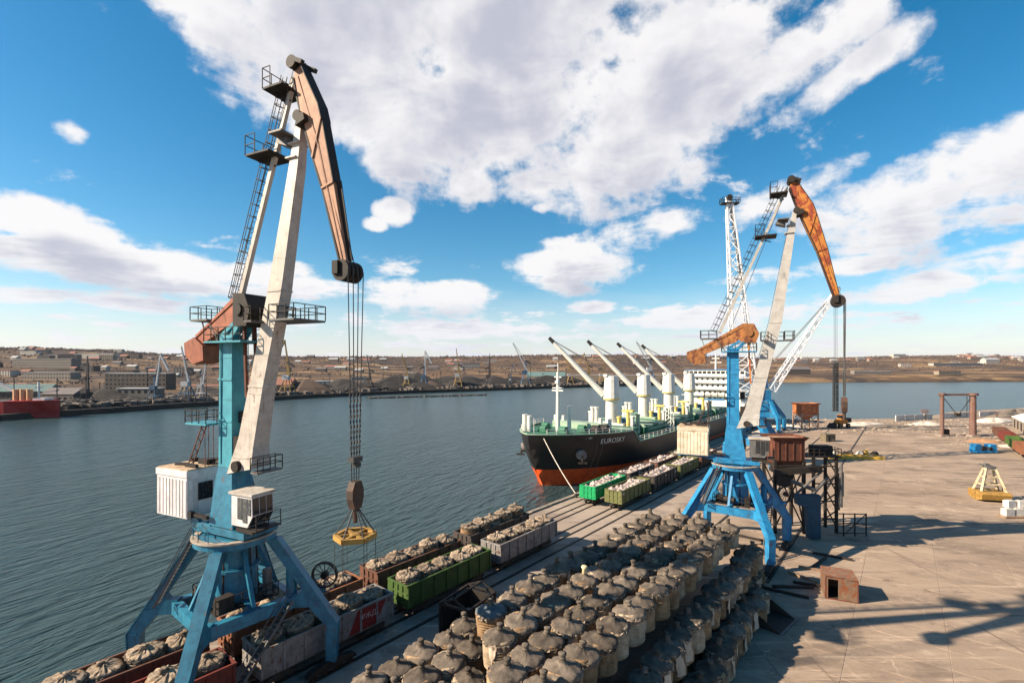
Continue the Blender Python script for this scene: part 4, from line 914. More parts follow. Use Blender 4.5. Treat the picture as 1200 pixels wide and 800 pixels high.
    MB().box((0, 22.5, fz + .5), (15, 3.5, 1.6)).obj('forecastle_house', PALEG, t)
    for x in (-8, -5.5, 5.5, 8): MB().tube((x, 23, fz), (x, 23, fz + 2.6), .5, n=10).obj('vent_post', SHIPW, t)
    # hatches, cranes, masthouses
    dz = 6.2
    cs = [39.5, 61.5, 82.5, 103.5]
    hatch = [(30.5, 13), (50.5, 15), (72, 15), (93, 15), (113.5, 12)]
    for y, ln in hatch:
        hc = MB().box((0, y, dz + .8), (18.5, ln + .6, 1.7)).obj('hatch_coaming', DECKG, t)
        for k in range(4): MB().box((0, y - ln / 2 + ln / 4 * (k + .5), dz + 1.95), (18.6, ln / 4 - .15, .6)).obj('hatch_cover', DECKG if k % 2 else PALEG, hc)
        MB().bar((9.6, y - ln / 2, dz + 1.2), (9.6, y + ln / 2, dz + 1.2), .3).bar((-9.6, y - ln / 2, dz + 1.2), (-9.6, y + ln / 2, dz + 1.2), .3).obj('side_pipe', PALEG, hc)
    bd = Vector((-.88, -.47, 0)).normalized()
    for i, y in enumerate(cs):
        cr = MB().tube((0, y, dz - .3), (0, y, 15.3), 1.75, 1.65, 20).obj('crane_pedestal', SHIPW, t)
        MB().tube((0, y, 15.3), (0, y, 15.7), 2.3, n=20).obj('slewing_collar', SHIPY, cr)
        MB().tube((0, y, 15.7), (0, y, 22.0), 2.35, 1.9, 16).box((-.9, y - 1.4, 22.15), (1.2, 1.6, .7)).obj('crane_house', SHIPW, cr)
        b0 = Vector((0, y, 16.6)) + bd * 2.2; b1 = b0 + bd * 15.4 + Vector((0, 0, 16.2))
        MB().tube(b0, b1, .95, .5, 10).obj('boom', SHIPW, cr)
        MB().tube(b1 - (b1 - b0).normalized() * 1.6, b1 + (b1 - b0).normalized() * .3, .6, .5, 10).obj('boom_tip', DARK, cr)
        lw = MB()
        for x in (-.5, .5): lw.tube(Vector((x, y, 22.3)), b1, .07, n=4)
        lw.obj('luffing_wire', STEEL, cr)
        MB().box((0, y, dz + 1.4), (9, 4.0, 2.6)).obj('mast_house', PALEG if i % 2 else SHIPW, t)
        MB().box((4.2, y + .6, dz + 3.2), (2.2, 1.8, 1.6)).obj('winch_locker', SHIPB, t)
        for x, dy, hh, m in ((-5.5, -1.2, 6.5, SHIPW), (-4.2, -1.2, 6.5, SHIPW), (5.5, -1.0, 6.2, SHIPY), (6.8, -1.0, 4.5, SHIPW), (7.6, .8, 5.0, PALEG), (-7.2, .6, 5.0, SHIPW), (3.0, -1.4, 4.2, SHIPY)):
            MB().tube((x, y + dy, dz), (x, y + dy, dz + hh), .5, n=10).tube((x, y + dy, dz + hh), (x, y + dy, dz + hh + .4), .7, n=10).obj('vent_post', m, t)
        MB().box((5.6, y - 1.0, dz + 6.3), (3.2, 1.6, .5)).obj('vent_platform', SHIPY, t)
    # boat ladder tower amidships and the shore gangway
    lt = MB()
    for x, y in ((9.2, 56), (10.8, 56), (9.2, 58.5), (10.8, 58.5)): lt.bar((x, y, dz), (x, y, dz + 6.5), .22)
    for k in range(5): lt.bar((9.2, 56, dz + 1.2 * k), (10.8, 56, dz + 1.2 * (k + 1)), .14).bar((10.8, 56, dz + 1.3 * k), (10.8, 58.5, dz + 1.3 * (k + 1)), .14)
    lt.box((10, 57.2, dz + 6.5), (2.2, 3.0, .2)); lt.obj('lattice_tower', SHIPW, t)
    # accommodation block
    ab = MB().box((0, 138.5, dz + 1.4), (26.4, 15, 3.4)).obj('superstructure', SHIPW, t)
    z = dz + 3.1
    for k, (w, l) in enumerate(((23, 13), (22, 12), (20, 11.5), (20, 11))):
        MB().box((0, 138.5, z + 1.3), (w, l, 2.55)).obj('deckhouse_tier', SHIPW, ab); MB().box((0, 138.2, z + 2.68), (w + 2.6, l + 2.4, .18)).obj('tier_deck', SHIPW, ab)
        wn = MB().box((0, 0, 0), (.9, .08, .9)).mesh('window', GLASS); n = int(w / 2.2)
        for i in range(n): mobj('window', wn, ab, (-w / 2 + (i + .5) * w / n, 138.5 - l / 2 - .02, z + 1.5))
        wn2 = MB().box((0, 0, 0), (.08, .9, .9)).mesh('window', GLASS)
        for i in range(4): mobj('window', wn2, ab, (w / 2 + .02, 138.5 - l / 2 + 1.5 + i * 2.7, z + 1.5))
        z += 2.75
    br = MB().box((0, 138, z + 1.3), (25.5, 7.5, 2.6)).obj('bridge', SHIPW, ab)
    wn = MB().box((0, 0, 0), (1.5, .08, 1.1)).mesh('window', GLASS)
    for i in range(13): mobj('window', wn, br, (-11.6 + i * 1.93, 134.2, z + 1.6))
    MB().box((0, 138, z + 2.75), (26.5, 8.2, .25)).obj('bridge_roof', SHIPB, br)
    MB().tube((0, 137.5, z + 2.8), (0, 137.5, z + 10), .5, .25, 10).bar((-2.4, 137.5, z + 6), (2.4, 137.5, z + 6), .3).bar((-1.6, 137.2, z + 7.8), (1.6, 137.2, z + 7.8), .35).obj('radar_mast', SHIPW, ab)
    MB().box((0, 149, z - 1.5), (5.5, 5, 9)).obj('funnel', SHIPB, ab)
    MB().box((0, 152, dz + .2), (18, 8, 1.2)).obj('poop_house', SHIPW, ab)
    # moored: two lines to the quay
    for y, q, u, nm in ((2.0, QE + 1.1, 79.5, ''),):
        p = Vector((hb(8.9, y), y, 8.9)); e_ = Vector((q - OX, u - U0, .55)); mb = MB(); pv = p
        for i in range(1, 11):
            k = i / 10; c = p.lerp(e_, k); c.z -= 1.3 * 4 * k * (1 - k) * .4; mb.tube(pv, c, .09, n=6); pv = c
        if y < 15: tag(mb.obj('mooring_line', M('rope_pale', (.62, .55, .47), rough=.9), None, Q(OX, U0, 0), ROT), 'pale mooring line from the black bow down to the quay', 'rope')
build_ship()

# ================================================================== CRANES FARTHER ALONG THE QUAY
LAT = M('lattice_white', (.72, .72, .74), (.6, .6, .6), rough=.5)
def lattice(mb, a, b, w0, w1, n, t=.16, t2=.09):
    a, b = Vector(a), Vector(b); d = (b - a).normalized(); s = d.cross(Vector((0, 0, 1)))
    s = s.normalized() if s.length > .05 else Vector((0, 1, 0)); u = s.cross(d)
    def pt(k, i, j): w = w0 + (w1 - w0) * k; return a.lerp(b, k) + s * (i * w / 2) + u * (j * w / 2)
    cor = [(-1, -1), (1, -1), (1, 1), (-1, 1)]
    for i, j in cor: mb.bar(pt(0, i, j), pt(1, i, j), t)
    for k in range(n):
        for c in range(4):
            p, q = cor[c], cor[(c + 1) % 4]
            if k % 2: p, q = q, p
            mb.bar(pt(k / n, *p), pt((k + 1) / n, *q), t2)
        for c in range(4): mb.bar(pt(k / n, *cor[c]), pt(k / n, *cor[(c + 1) % 4]), t2)
    return mb
def lattice_crane(label, loc, az, tip, base_h, foot, body):
    """az: bearing of the jib (from +Y, clockwise); tip: (reach, height)"""
    t = thing('lattice_crane', label, 'crane', loc, 0, 'lattice jib cranes at the far end of the quay'); ax = Vector((math.sin(az), math.cos(az), 0)); sd_ = Vector((ax.y, -ax.x, 0))
    for sx in (-1, 1):
        for sy in (-1, 1):
            p = Q(sx * 5.25, sy * 5.25); q = Q(sx * 1.6, sy * 1.6)
            MB().bar(p + Vector((0, 0, 0)), p + Vector((0, 0, 5)), 1.1, 1.3).bar(p + Vector((0, 0, 4.8)), q + Vector((0, 0, base_h - .2)), 1.2, 1.4).obj('leg', body, t)
            MB().bar(p + Q(0, -2) + Vector((0, 0, .7)), p + Q(0, 2) + Vector((0, 0, .7)), .6, .9).obj('bogie', DARK, t)
    MB().lathe([(2.9, base_h - .3), (3.0, base_h + .5)], 24).obj('slewing_ring', body, t)
    MB().bar(Q(-4.8, -4.8) + Vector((0, 0, 6)), Q(4.8, -4.8) + Vector((0, 0, 6)), .8, 1.2).bar(Q(-4.8, 4.8) + Vector((0, 0, 6)), Q(4.8, 4.8) + Vector((0, 0, 6)), .8, 1.2).obj('ring_beam', body, t)
    h = base_h + .5
    MB().box((-1.0 * ax.x, -1.0 * ax.y, h + 1.8), (3.0, 4.6, 3.4), -az).obj('machine_house', body, t)
    MB().tube(-.8 * ax + Vector((0, 0, h + 4.2)), -.8 * ax + Vector((0, 0, h + 10.5)), 1.5, 1.2, 14).tube(-2.2 * ax + sd_ + Vector((0, 0, h + 4)), -2.2 * ax + sd_ + Vector((0, 0, h + 9)), .9, n=12).obj('pylon', body, t)
    f0 = ax * 2.0 + Vector((0, 0, h + 3.5)); f1 = ax * tip[0] + Vector((0, 0, tip[1]))
    lattice(MB(), f0, f1, foot, 1.3, 16, .30, .18).obj('lattice_jib', LAT, t)
    d = (f1 - f0).normalized()
    MB().bar(f1 - d * 1.0, f1 + d * 1.6, 1.4, 1.1).obj('jib_head', LAT, t)
    for k in (-.5, .5): MB().tube(f1 + d * 1.2 + sd_ * (k - .15), f1 + d * 1.2 + sd_ * (k + .15), .8, n=14).obj('head_sheave', DARK, t)
    MB().tube(-.8 * ax + Vector((0, 0, h + 10.4)), f1, .08, n=5).tube(-.8 * ax + sd_ + Vector((0, 0, h + 10.4)), f1 + sd_ * .5, .08, n=5).tube(-.8 * ax - sd_ + Vector((0, 0, h + 10.4)), f1 - sd_ * .5, .08, n=5).obj('luffing_wire', STEEL, t)
    return t, f1
# steep white jib behind the bright blue crane
L1 = Q(-29.9, 134.6); lt1, _ = lattice_crane('crane with steep white lattice jib rising behind the bright blue crane', L1, R(-80), (5.8, 66.5), 11.5, 5.4, SKYB)
MB().box((-5.7, .8, 66.2), (4.4, 2.0, .2)).obj('platform', DARK, lt1); MB().rail([(-7.9, -.2, 66.3), (-3.5, -.2, 66.3), (-3.5, 1.8, 66.3), (-7.9, 1.8, 66.3)], 1.2, 1.2, .1, True).obj('railing', DARK, lt1)
# low white jib to the right
L2 = Q(-41.65, 207.0); lt2, f2 = lattice_crane('crane with low slanting white lattice jib at the quay end', L2, R(93), (26.0, 53.0), 11.5, 2.4, SKYB)
rp = MB()
for k in (-.6, .0, .6): rp.tube(f2 + Vector((k, .2, 0)), Vector((f2.x + k * .8, f2.y, 8.0)), .06, n=5)
rp.obj('hoist_rope', ROPE, lt2)
chn = MB()
for k in (-.75, .55): lattice(chn, (f2.x + k, f2.y, 7.5), (f2.x + k, f2.y, 26), .55, .55, 16, .12, .10)
chn.obj('grab_chain', ROPE, lt2)
# orange grab resting below its ropes
def loader():
    p = far(985, 196, 0); t = thing('orange_loader', 'orange wheeled loader with dark rear parked by the shore', 'loader', p, R(20))
    MB().box((0, 0, 2.2), (4.2, 2.4, 1.3)).prism([(-2.2, 1.5), (2.6, 1.5), (2.2, 3.4), (-.5, 3.7), (-2.2, 2.9)], 1.15, lambda a, b, z: (a, z, b)).obj('body', M('loader_orange', (.62, .22, .03), (.4, .13, .02), rust=.2), t)
    MB().box((3.6, 0, 2.9), (2.4, 2.2, 1.8)).obj('engine_cover', DARK, t)
    MB().box((.4, 0, 4.4), (1.8, 2.0, 1.5)).obj('cab', GLASS, t); MB().box((.4, 0, 5.2), (2.0, 2.2, .15)).obj('cab_roof', M('loader_orange', (.62, .22, .03)), t)
    for x in (-2.4, 2.2):
        for y in (-1.5, 1.5): w = MB().tube((x, y - .35, .95), (x, y + .35, .95), .95, n=16).obj('wheel', DARK, t); MB().tube((x, y - .37, .95), (x, y + .37, .95), .45, n=12).obj('rim', OCHRE, w)
    MB().bar((-1.8, -.8, 2.6), (-4.2, -.8, 1.2), .35).bar((-1.8, .8, 2.6), (-4.2, .8, 1.2), .35).obj('lift_arm', OCHRE, t)
    MB().prism([(-4.0, .3), (-5.6, .3), (-5.8, .6), (-4.4, 2.0), (-4.0, 1.9)], 1.5, lambda a, b, z: (a, z, b)).obj('bucket', DARK, t)
loader()

# ================================================================== THINGS ON THE APRON
def hopper(name, label, loc, rz, w, l, hb_, ht, mat, legm, cone=True):
    t = thing(name, label, 'hopper', loc, rz); x, y = w / 2, l / 2
    MB().add([(-x, -y, hb_ + .8), (x, -y, hb_ + .8), (x, y, hb_ + .8), (-x, y, hb_ + .8), (-x, -y, ht - .6), (x, -y, ht - .6), (x, y, ht - .6), (-x, y, ht - .6), (-x * 1.22, -y * 1.22, ht), (x * 1.22, -y * 1.22, ht), (x * 1.22, y * 1.22, ht), (-x * 1.22, y * 1.22, ht)],
             [(k * 4 + i, k * 4 + (i + 1) % 4, (k + 1) * 4 + (i + 1) % 4, (k + 1) * 4 + i) for k in range(2) for i in range(4)]).obj('hopper_box', mat, t)
    if cone: MB().add([(-x, -y, hb_ + .8), (x, -y, hb_ + .8), (x, y, hb_ + .8), (-x, y, hb_ + .8), (-.5, -.5, hb_ - 2), (.5, -.5, hb_ - 2), (.5, .5, hb_ - 2), (-.5, .5, hb_ - 2)], [(i, (i + 1) % 4, 4 + (i + 1) % 4, 4 + i) for i in range(4)]).obj('hopper_cone', mat, t)
    MB().box((0, 0, ht - .35), (w * .99, l * .99, .1)).obj('load', M('hopper_load', (.30, .17, .10), (.2, .1, .06), rough=1), t)
    rb = MB()
    for i in range(4):
        for s in (-1, 1): rb.box((-x + w * (i + .5) / 4, s * (y + .03), (hb_ + ht) / 2 + .1), (.12, .12, ht - hb_ - 1.5)); rb.box((s * (x + .03), -y + l * (i + .5) / 4, (hb_ + ht) / 2 + .1), (.12, .12, ht - hb_ - 1.5))
    rb.obj('stiffener', mat, t)
    for sx in (-1, 1):
        for sy in (-1, 1): MB().bar((sx * x * .95, sy * y * .95, 0), (sx * x * .95, sy * y * .95, hb_ + .9), .4).obj('leg', legm, t)
    bb = MB()
    for s in (-1, 1):
        bb.bar((-x, s * y * .95, 0.6), (x, s * y * .95, hb_), .16).bar((x, s * y * .95, 0.6), (-x, s * y * .95, hb_), .16).bar((-x, s * y * .95, hb_), (x, s * y * .95, hb_), .35)
        bb.bar((s * x * .95, -y, 0.6), (s * x * .95, y, hb_), .16).bar((s * x * .95, -y, hb_), (s * x * .95, y, hb_), .35)
    bb.obj('cross_brace', legm, t)
    return t
def unloading_hopper():
    p = Q(-14.5, 84.0); t = hopper('unloading_hopper', 'rust brown unloading hopper on a dark trestle beside the bright blue crane', p, R(-3), 4.4, 3.8, 10.0, 14.3, RUST, DARK)
    MB().box((5.0, -.2, 11.4), (5.0, 3.2, .25)).obj('side_platform', DARK, t)
    MB().rail([(2.8, -1.8, 11.5), (7.5, -1.8, 11.5), (7.5, 1.4, 11.5)], 1.1, .8, .08).obj('railing', DARK, t)
    MB().box((5.6, .2, 12.2), (2.8, 1.4, 1.3)).tube((3.8, -.3, 12.1), (7.0, -.3, 12.3), .45, n=12).obj('conveyor_drive', DARK, t)
    st = MB()
    for x in (3.6, 6.9):
        for y in (-1.6, 1.2): st.bar((x, y, 0), (x, y, 11.4), .35)
    for k in range(4): st.bar((3.6, -1.6, 1 + 2.6 * k), (6.9, -1.6, 3.4 + 2.6 * k), .14).bar((6.9, -1.6, 1 + 2.6 * k), (6.9, 1.2, 3.4 + 2.6 * k), .14).bar((6.9, -1.6, 2.2 + 2.6 * k), (3.6, -1.6, 2.2 + 2.6 * k), .18)
    st.obj('trestle', DARK, t)
    pl = MB()
    for a, b, r in (((7.4, -1.9, 4), (7.4, -1.9, 10.5), .22), ((7.9, -1.2, 5.5), (7.9, -1.2, 9), .3), ((8.3, .2, 3.0), (8.3, .2, 8.6), .18), ((2.2, -2.4, 5), (5.2, -2.4, 8.5), .25), ((-1.5, -2.3, 8.4), (3.5, -2.3, 6.6), .3), ((.5, -2.6, 6.0), (4.4, -2.6, 9.6), .18)): pl.tube(a, b, r, n=8)
    pl.obj('pipe', STEEL, t)
    MB().bar((-2.6, -2.6, 9.2), (4.2, -2.6, 9.8), .5, .9).box((-1.2, -2.5, 8.0), (1.6, 1.0, 1.5)).obj('chute', DARK, t)
    MB().prism([(-.4, 6.4), (3.0, 6.4), (3.0, .2), (1.4, .2), (1.1, 4.6), (-.2, 5.0)], -.6, lambda a, b, z: (a, z - 3.0, b), -1.6).obj('portal_leg', M('leg_blue_shaded', (.010, .06, .11), (.01, .04, .07), rust=.2), t)  # blue leg, its shade put into a darker paint colour
    fr = MB()
    for x in (7.2, 8.8, 10.4): fr.bar((x, -2.8, 0), (x, -2.8, 3.4), .14)
    for z in (.5, 1.9, 3.3): fr.bar((6.2, -2.8, z), (10.4, -2.8, z), .12)
    fr.bar((7.2, -2.8, .2), (10.4, -2.8, 3.3), .1); fr.obj('guard_frame', DARK, t)
unloading_hopper()
hopper('loading_hopper', 'orange hopper on four legs standing by the shore', far(944, 192, 0), R(8), 7.4, 5, 5.6, 10.2, M('hopper_orange', (.50, .17, .06), (.34, .1, .04), rust=.4), M('leg_tan', (.38, .24, .17), (.25, .15, .1), rust=.3))
def steel_box():
    p = Vector((35.6, 53.1, .03)); t = thing('steel_box', 'rusty open steel hut with a dark doorway on the concrete apron', 'steel box', p, R(-24))
    m = M('hut_rust', (.19, .12, .075), (.12, .075, .05), rust=.5, rustcol=(.24, .075, .03), rough=.85)
    x, y, h = 1.45, 1.5, 2.35
    MB().box((-x, 0, h / 2), (.08, 2 * y, h)).box((x, 0, h / 2), (.08, 2 * y, h)).box((0, y, h / 2), (2 * x - .09, .08, h)).box((.55, -y, h / 2), (2 * x - 1.2, .08, h)).box((-x + .12, -y, h / 2), (.2, .08, h)).box((-.78, -y, h - .1), (1.1, .079, .2)).obj('wall', m, t)
    MB().box((0, 0, .05), (2 * x, 2 * y, .1)).obj('floor', DARK, t)
    MB().box((0, .1, h + .04), (2 * x + .1, 2 * y - .3, .08)).box((.9, -y + .05, h + .03), (1.1, .35, .07)).obj('roof', m, t)
    MB().bar((-x, -y, h + .02), (x, -y, h + .02), .10).bar((x, -y, 0), (x, -y, h), .12).bar((-x, -y, 0), (-x, -y, h), .12).bar((-x, -y - .02, .06), (x, -y - .02, .06), .12).obj('edge_frame', RUST, t)
steel_box()
def skip():
    p = Vector((25.3, 47.6, .03)); t = thing('scrap_bucket', 'dark steel loader bucket lying in the shadow beside the stack', 'bucket', p, R(42))
    poly = [(-1.5, .0), (1.1, .05), (1.7, .7), (1.7, 1.5), (1.6, 1.5), (1.55, .8), (1.0, .18), (-1.5, .1)]
    MB().prism(poly, 2.0, lambda a, b, z: (z, a, b)).obj('shell', DARK, t)
    for s in (-1, 1): MB().prism([(-1.5, .1), (1.0, .15), (1.6, .8), (1.6, 1.5), (.6, 1.2)], s * 2.0, lambda a, b, z: (z, a, b), s * 1.93).obj('side_plate', DARK, t)
    MB().box((0, -1.55, .06), (4.0, .35, .08)).obj('cutting_edge', STEEL, t)
    for x in (-1.0, 1.0): MB().box((x, 1.8, .9), (.2, .7, .8)).obj('lug', STEEL, t)
skip()
def clamshell():
    p = Vector((88.5, 90.3, .02)); t = thing('clamshell_grab', 'ochre clamshell grab with pale frame standing on the apron', 'grab', p, R(-14)); t.scale = (.9, .9, .9)
    for s, nm in ((-1, 'a'), (1, 'b')):
        sh = MB().prism([(s * .1, .05), (s * 2.0, .5), (s * 2.3, 1.6), (s * 1.9, 2.1), (s * .15, 2.0)], 2.5, lambda a, b, z: (z, a, b)).obj('jaw', OCHRE, t)
        MB().bar((-2.55, s * 1.2, 1.1), (2.55, s * 1.2, 1.1), .15, .3).obj('jaw_lip', OCHRE, sh)
    fr = MB()
    for sx in (-1, 1):
        for sy in (-1, 1): fr.bar((sx * 2.1, sy * 1.3, 2.0), (sx * .8, sy * .45, 6.6), .42, .42, .3, .3)
    for z, k in ((3.4, 1.7), (4.9, 1.27), (6.5, .85)): fr.bar((-k, -.8 * k * .6, z), (k, -.8 * k * .6, z), .3).bar((-k, .8 * k * .6, z), (k, .8 * k * .6, z), .3).bar((-k, -.5 * k, z), (-k, .5 * k, z), .3).bar((k, -.5 * k, z), (k, .5 * k, z), .3)
    fr.obj('frame', M('grab_cream', (.46, .38, .25), (.33, .26, .16), rust=.35), t)
    MB().box((0, 0, 6.8), (1.7, 1.2, .6)).tube((-.5, -.4, 7.2), (-.5, .4, 7.2), .45, n=12).bar((0, 0, 7), (-1.7, .3, 7.4), .3).obj('head_block', STEEL, t)
    MB().prism([(0, .1), (1.8, .5), (1.3, 2.6)], .16, lambda a, b, z: (3.1 + z, a, b)).prism([(-1.5, .1), (.3, .1), (-.3, 1.7)], .16, lambda a, b, z: (2.8 + z, a, b)).obj('side_plate', M('grab_cream', (.62, .52, .34)), t)
clamshell()
bm_ = MB().box((0, 0, .55), (1.5, .9, 1.1)).box((.0, 0, 1.13), (1.1, .5, .08)).mesh('concrete_block', PALEB)
for i, (dx, dy, dz, r_) in enumerate(((0, 0, .35, 4), (1.75, .1, .35, -3), (3.5, -.1, .35, 5), (.9, .6, 1.55, 8), (2.7, .3, 1.55, -6))):
    tag(mobj('concrete_block', bm_, None, Vector((81.6 + dx, 80.2 + dy, dz)), R(r_)), ['white concrete block at the left end of the pile at the right edge', 'white concrete block second along the pile at the right edge', 'white concrete block third along the pile at the right edge', 'white concrete block on top of the pile, left', 'white concrete block on top of the pile, right'][i], 'block', 'white blocks piled on the apron')
tag(MB().box((0, 0, .17), (5.6, 1.5, .26)).obj('timber_pallet', WOOD, None, Vector((83.3, 80.1, .03)), 0), 'timber bearers under the white blocks', 'pallet')
def blue_scrap():
    p = Vector((134.4, 139.0, .04)); t = thing('machine_frame', 'bright blue machine frame lying on the apron near the right wagons', 'machine part', p, R(5))
    m = M('frame_cyan', (.02, .30, .62), (.015, .2, .45), rust=.08)
    MB().box((0, 0, .6), (6.4, 2.2, .8)).obj('base', m, t)
    for x, w, h in ((-2.3, 1.6, 2.6), (2.2, 1.8, 2.5)): MB().prism([(-w / 2 - .3, 1), (w / 2 + .3, 1), (w / 2, h), (-w / 2, h)], .9, lambda a, b, z: (x + a, z, b)).obj('bracket', m, t)
    for x in (-1.2, 1.1): MB().tube((x, -1.2, 1.3), (x, 1.2, 1.3), .55, n=12).obj('roller', DARK, t)
blue_scrap()
def yellow_beam():
    p = far(1000, 131, .02); t = thing('spreader_beam', 'long yellow lifting beam lying on the apron', 'beam', p, R(-6))
    MB().bar((-6.8, -1.2, .4), (7, -1.2, .4), .5, .8).obj('girder', YEL, t); MB().bar((-6.8, 1.8, .4), (4.5, 1.8, .4), .4, .7).obj('girder', YEL, t)
    for x in (-6.5, -3.5, 0, 3.2): MB().bar((x, -1.2, .45), (x, 1.8, .45), .3).obj('cross_member', OCHRE, t)
    MB().bar((7, -1.2, .4), (3.6, 1.6, 1.6), .3).bar((3.2, -1.0, .6), (3.6, .4, 2.4), .3).obj('strut', YEL, t)
    for i in range(9): tag(MB().lathe([(.7, 0), (.9, .5), (.5, 1.1), (.1, 1.3)], 9, fn=lambda r, z, a, k: (r * (1 + .25 * math.sin(a * 3 + i)), z)).obj('scrap_heap', DARK if i % 3 else PALEB, None, Vector((p.x - 8 + i * 2.1, p.y + 4 + (i % 2), 0))), 'small heap of dark scrap behind the yellow lifting beam', 'scrap', 'scrap heaps behind the yellow beam')
yellow_beam()
def small_kiosk():
    p = far(970, 160.5, .02); t = thing('guard_booth', 'small olive brown booth on the apron before the shore', 'booth', p, R(6))
    m = M('booth_olive', (.16, .13, .08), (.11, .09, .06), rust=.3)
    MB().box((0, 0, 1.2), (3.4, 2.6, 2.4)).obj('wall', m, t); MB().box((0, 0, 2.46), (3.6, 2.8, .12)).obj('roof', m, t); MB().box((-.5, -1.32, 1.05), (.8, .06, 1.9)).obj('door', DARK, t); MB().box((.9, -1.32, 1.5), (.8, .06, .7)).obj('window', GLASS, t)
small_kiosk()
def gantry():
    t = thing('pipe_gantry', 'rust brown gantry of two round columns and a crossbeam', 'gantry', far(1122, 172, .02), R(-3)); m = M('gantry_rust', (.16, .09, .07), (.10, .06, .05), rust=.4)
    for x, r in ((-5.2, .62), (5.2, 1.0)): c_ = MB().tube((x, 0, 0), (x, 0, 14.6), r, r * .92, 14).tube((x, 0, 14.4), (x, 0, 15.2), r * 1.5, n=14).obj('column', m, t); MB().box((x, 0, .3), (2.6, 2.6, .6)).obj('footing', M('footing_concrete', (.3, .24, .2)), c_)
    MB().bar((-6.4, 0, 14.6), (7.0, 0, 14.7), .5, .7).obj('crossbeam', m, t)
    MB().bar((-4.6, 0, 13.5), (-.6, 0, 8.2), .16).bar((4.5, 0, 13.5), (.8, 0, 8.2), .16).bar((3.2, 0, 14.4), (3.2, 0, 7.0), .14).obj('guy_rod', DARK, t)
    MB().box((.1, 0, 7.6), (1.6, .9, 1.2)).box((-3.1, 1.0, 1.2), (1.6, 1.4, 2.3), .4).obj('winch', DARK, t)
gantry()
wallm = MB().box((0, 0, 1.3), (5.7, .35, 2.6)).mesh('wall_panel', PALEB)
wt = thing('shore_wall', 'whitewashed concrete wall along the shore at the far end of the apron', 'wall', far(1050, 219, .02), R(4))
for i in range(9):
    if i in (4,): continue
    mobj('wall_panel', wallm, wt, (2 + i * 6.0, i * 1.6, rnd.uniform(-.2, .1)), R(14 + rnd.uniform(-2, 2)))
for i in range(5): mobj('wall_panel', wallm, wt, (58 + i * 6, 14 + i * 1.2, -.1), R(10))
# row of wagons on the right
for i, (c_, l) in enumerate((('orange', 'rust orange wagon nearest of the row at the right edge'), ('green', 'green wagon second of the row at the right edge'), ('red', 'red brown wagon third of the row at the right edge'), ('brown', 'brown wagon at the far end of the row at the right edge'))):
    wagon(l, 25.6, 193 + PITCH * i, WM[c_], group='wagons standing at the right edge')
def shed():
    t = thing('storage_shed', 'long low shed with a white roof behind the right wagons', 'shed', Q(37, 262, 0), ROT)
    MB().box((0, 0, 2.2), (7, 30, 4.4)).obj('wall', M('shed_wall', (.33, .26, .2)), t); MB().prism([(-3.9, 4.4), (3.9, 4.4), (3.9, 4.7), (0, 6.2), (-3.9, 4.7)], 15.5, lambda a, b, z: (a, z, b)).obj('roof', SHIPW, t)
    for y in (-10, -3, 4, 11): MB().box((-3.53, y, 2.2), (.08, 2.6, 3)).obj('door', DARK, t)
shed()
# gravel and dust mounds by the shore
mt = ground_mat('pale_spoil', (.52, .45, .38), (.60, .54, .47), (.38, .31, .25))
dt = ground_mat('grey_spoil', (.17, .14, .115), (.22, .18, .15), (.12, .1, .085))
for i, (px, Y, rx, ry, h, m) in enumerate(((925, 197, 9, 4, 1.3, mt), (1010, 205, 14, 5, 1.5, mt), (1040, 200, 12, 3, 1.0, dt), (1075, 190, 14, 3.5, 1.3, dt), (1085, 204, 10, 4, 1.8, mt), (1150, 160, 9, 4, 1.0, M('spoil_orange', (.48, .26, .13), (.38, .2, .1), rough=1)), (1130, 185, 10, 4, 1.4, dt), (1165, 215, 14, 5, 2.2, mt), (1186, 150, 6, 3, .7, mt), (900, 182, 8, 4, 1.4, mt), (1190, 240, 22, 8, 4.0, dt))):
    mb = MB().lathe([(1, 0), (.86, .25), (.6, .62), (.3, .9), (.05, 1)], 26, fn=lambda r, z, a, k: (r * (1 + .16 * math.sin(3 * a + i) + .10 * math.sin(7 * a + k + i)), z * (1 + .18 * math.sin(5 * a + i * 2)) - .02))
    mb.v = [(x * rx * .75, y * ry * .7, z * h * .8) for x, y, z in mb.v]; o = mb.obj('spoil_heap', m, None, far(px, Y, 0), rnd.uniform(-.2, .2), smooth=True)
    tag(o, ['pale spoil heap left of the orange hopper', 'pale spoil heap right of the orange loader', 'grey spoil heap in front of the shore', 'long grey spoil heap before the white wall', 'pale spoil heap against the white wall', 'orange sand heap behind the blue machine frame', 'grey spoil heap beside the gantry', 'pale spoil heap behind the gantry', 'pale sand heap near the clamshell grab', 'pale spoil heap behind the crane', 'dark brush covered bank at the right shore'][i], 'heap', 'spoil heaps at the far end of the apron')
def shore_rubble():
    mb = MB()
    for i in range(700):
        px = rnd.uniform(895, 1195); Y = rnd.uniform(180, 226) if px < 1110 else rnd.uniform(150, 226); p = far(px, Y, 0); s = rnd.uniform(.15, .75) ** 1.2
        mb.lathe([(s, 0), (s * .8, s * .5), (.1 * s, s * rnd.uniform(.6, 1.1))], 5, c=(p.x, p.y, 0), fn=lambda r, z, a, k: (r * rnd.uniform(.7, 1.4), z), cap=False)
    stuff(tag(mb.obj('rubble', M('shore_rubble', (.34, .27, .21), (.15, .12, .10), scale=.12, rough=1)), 'loose rubble and debris strewn over the far end of the apron', 'rubble'))
shore_rubble()
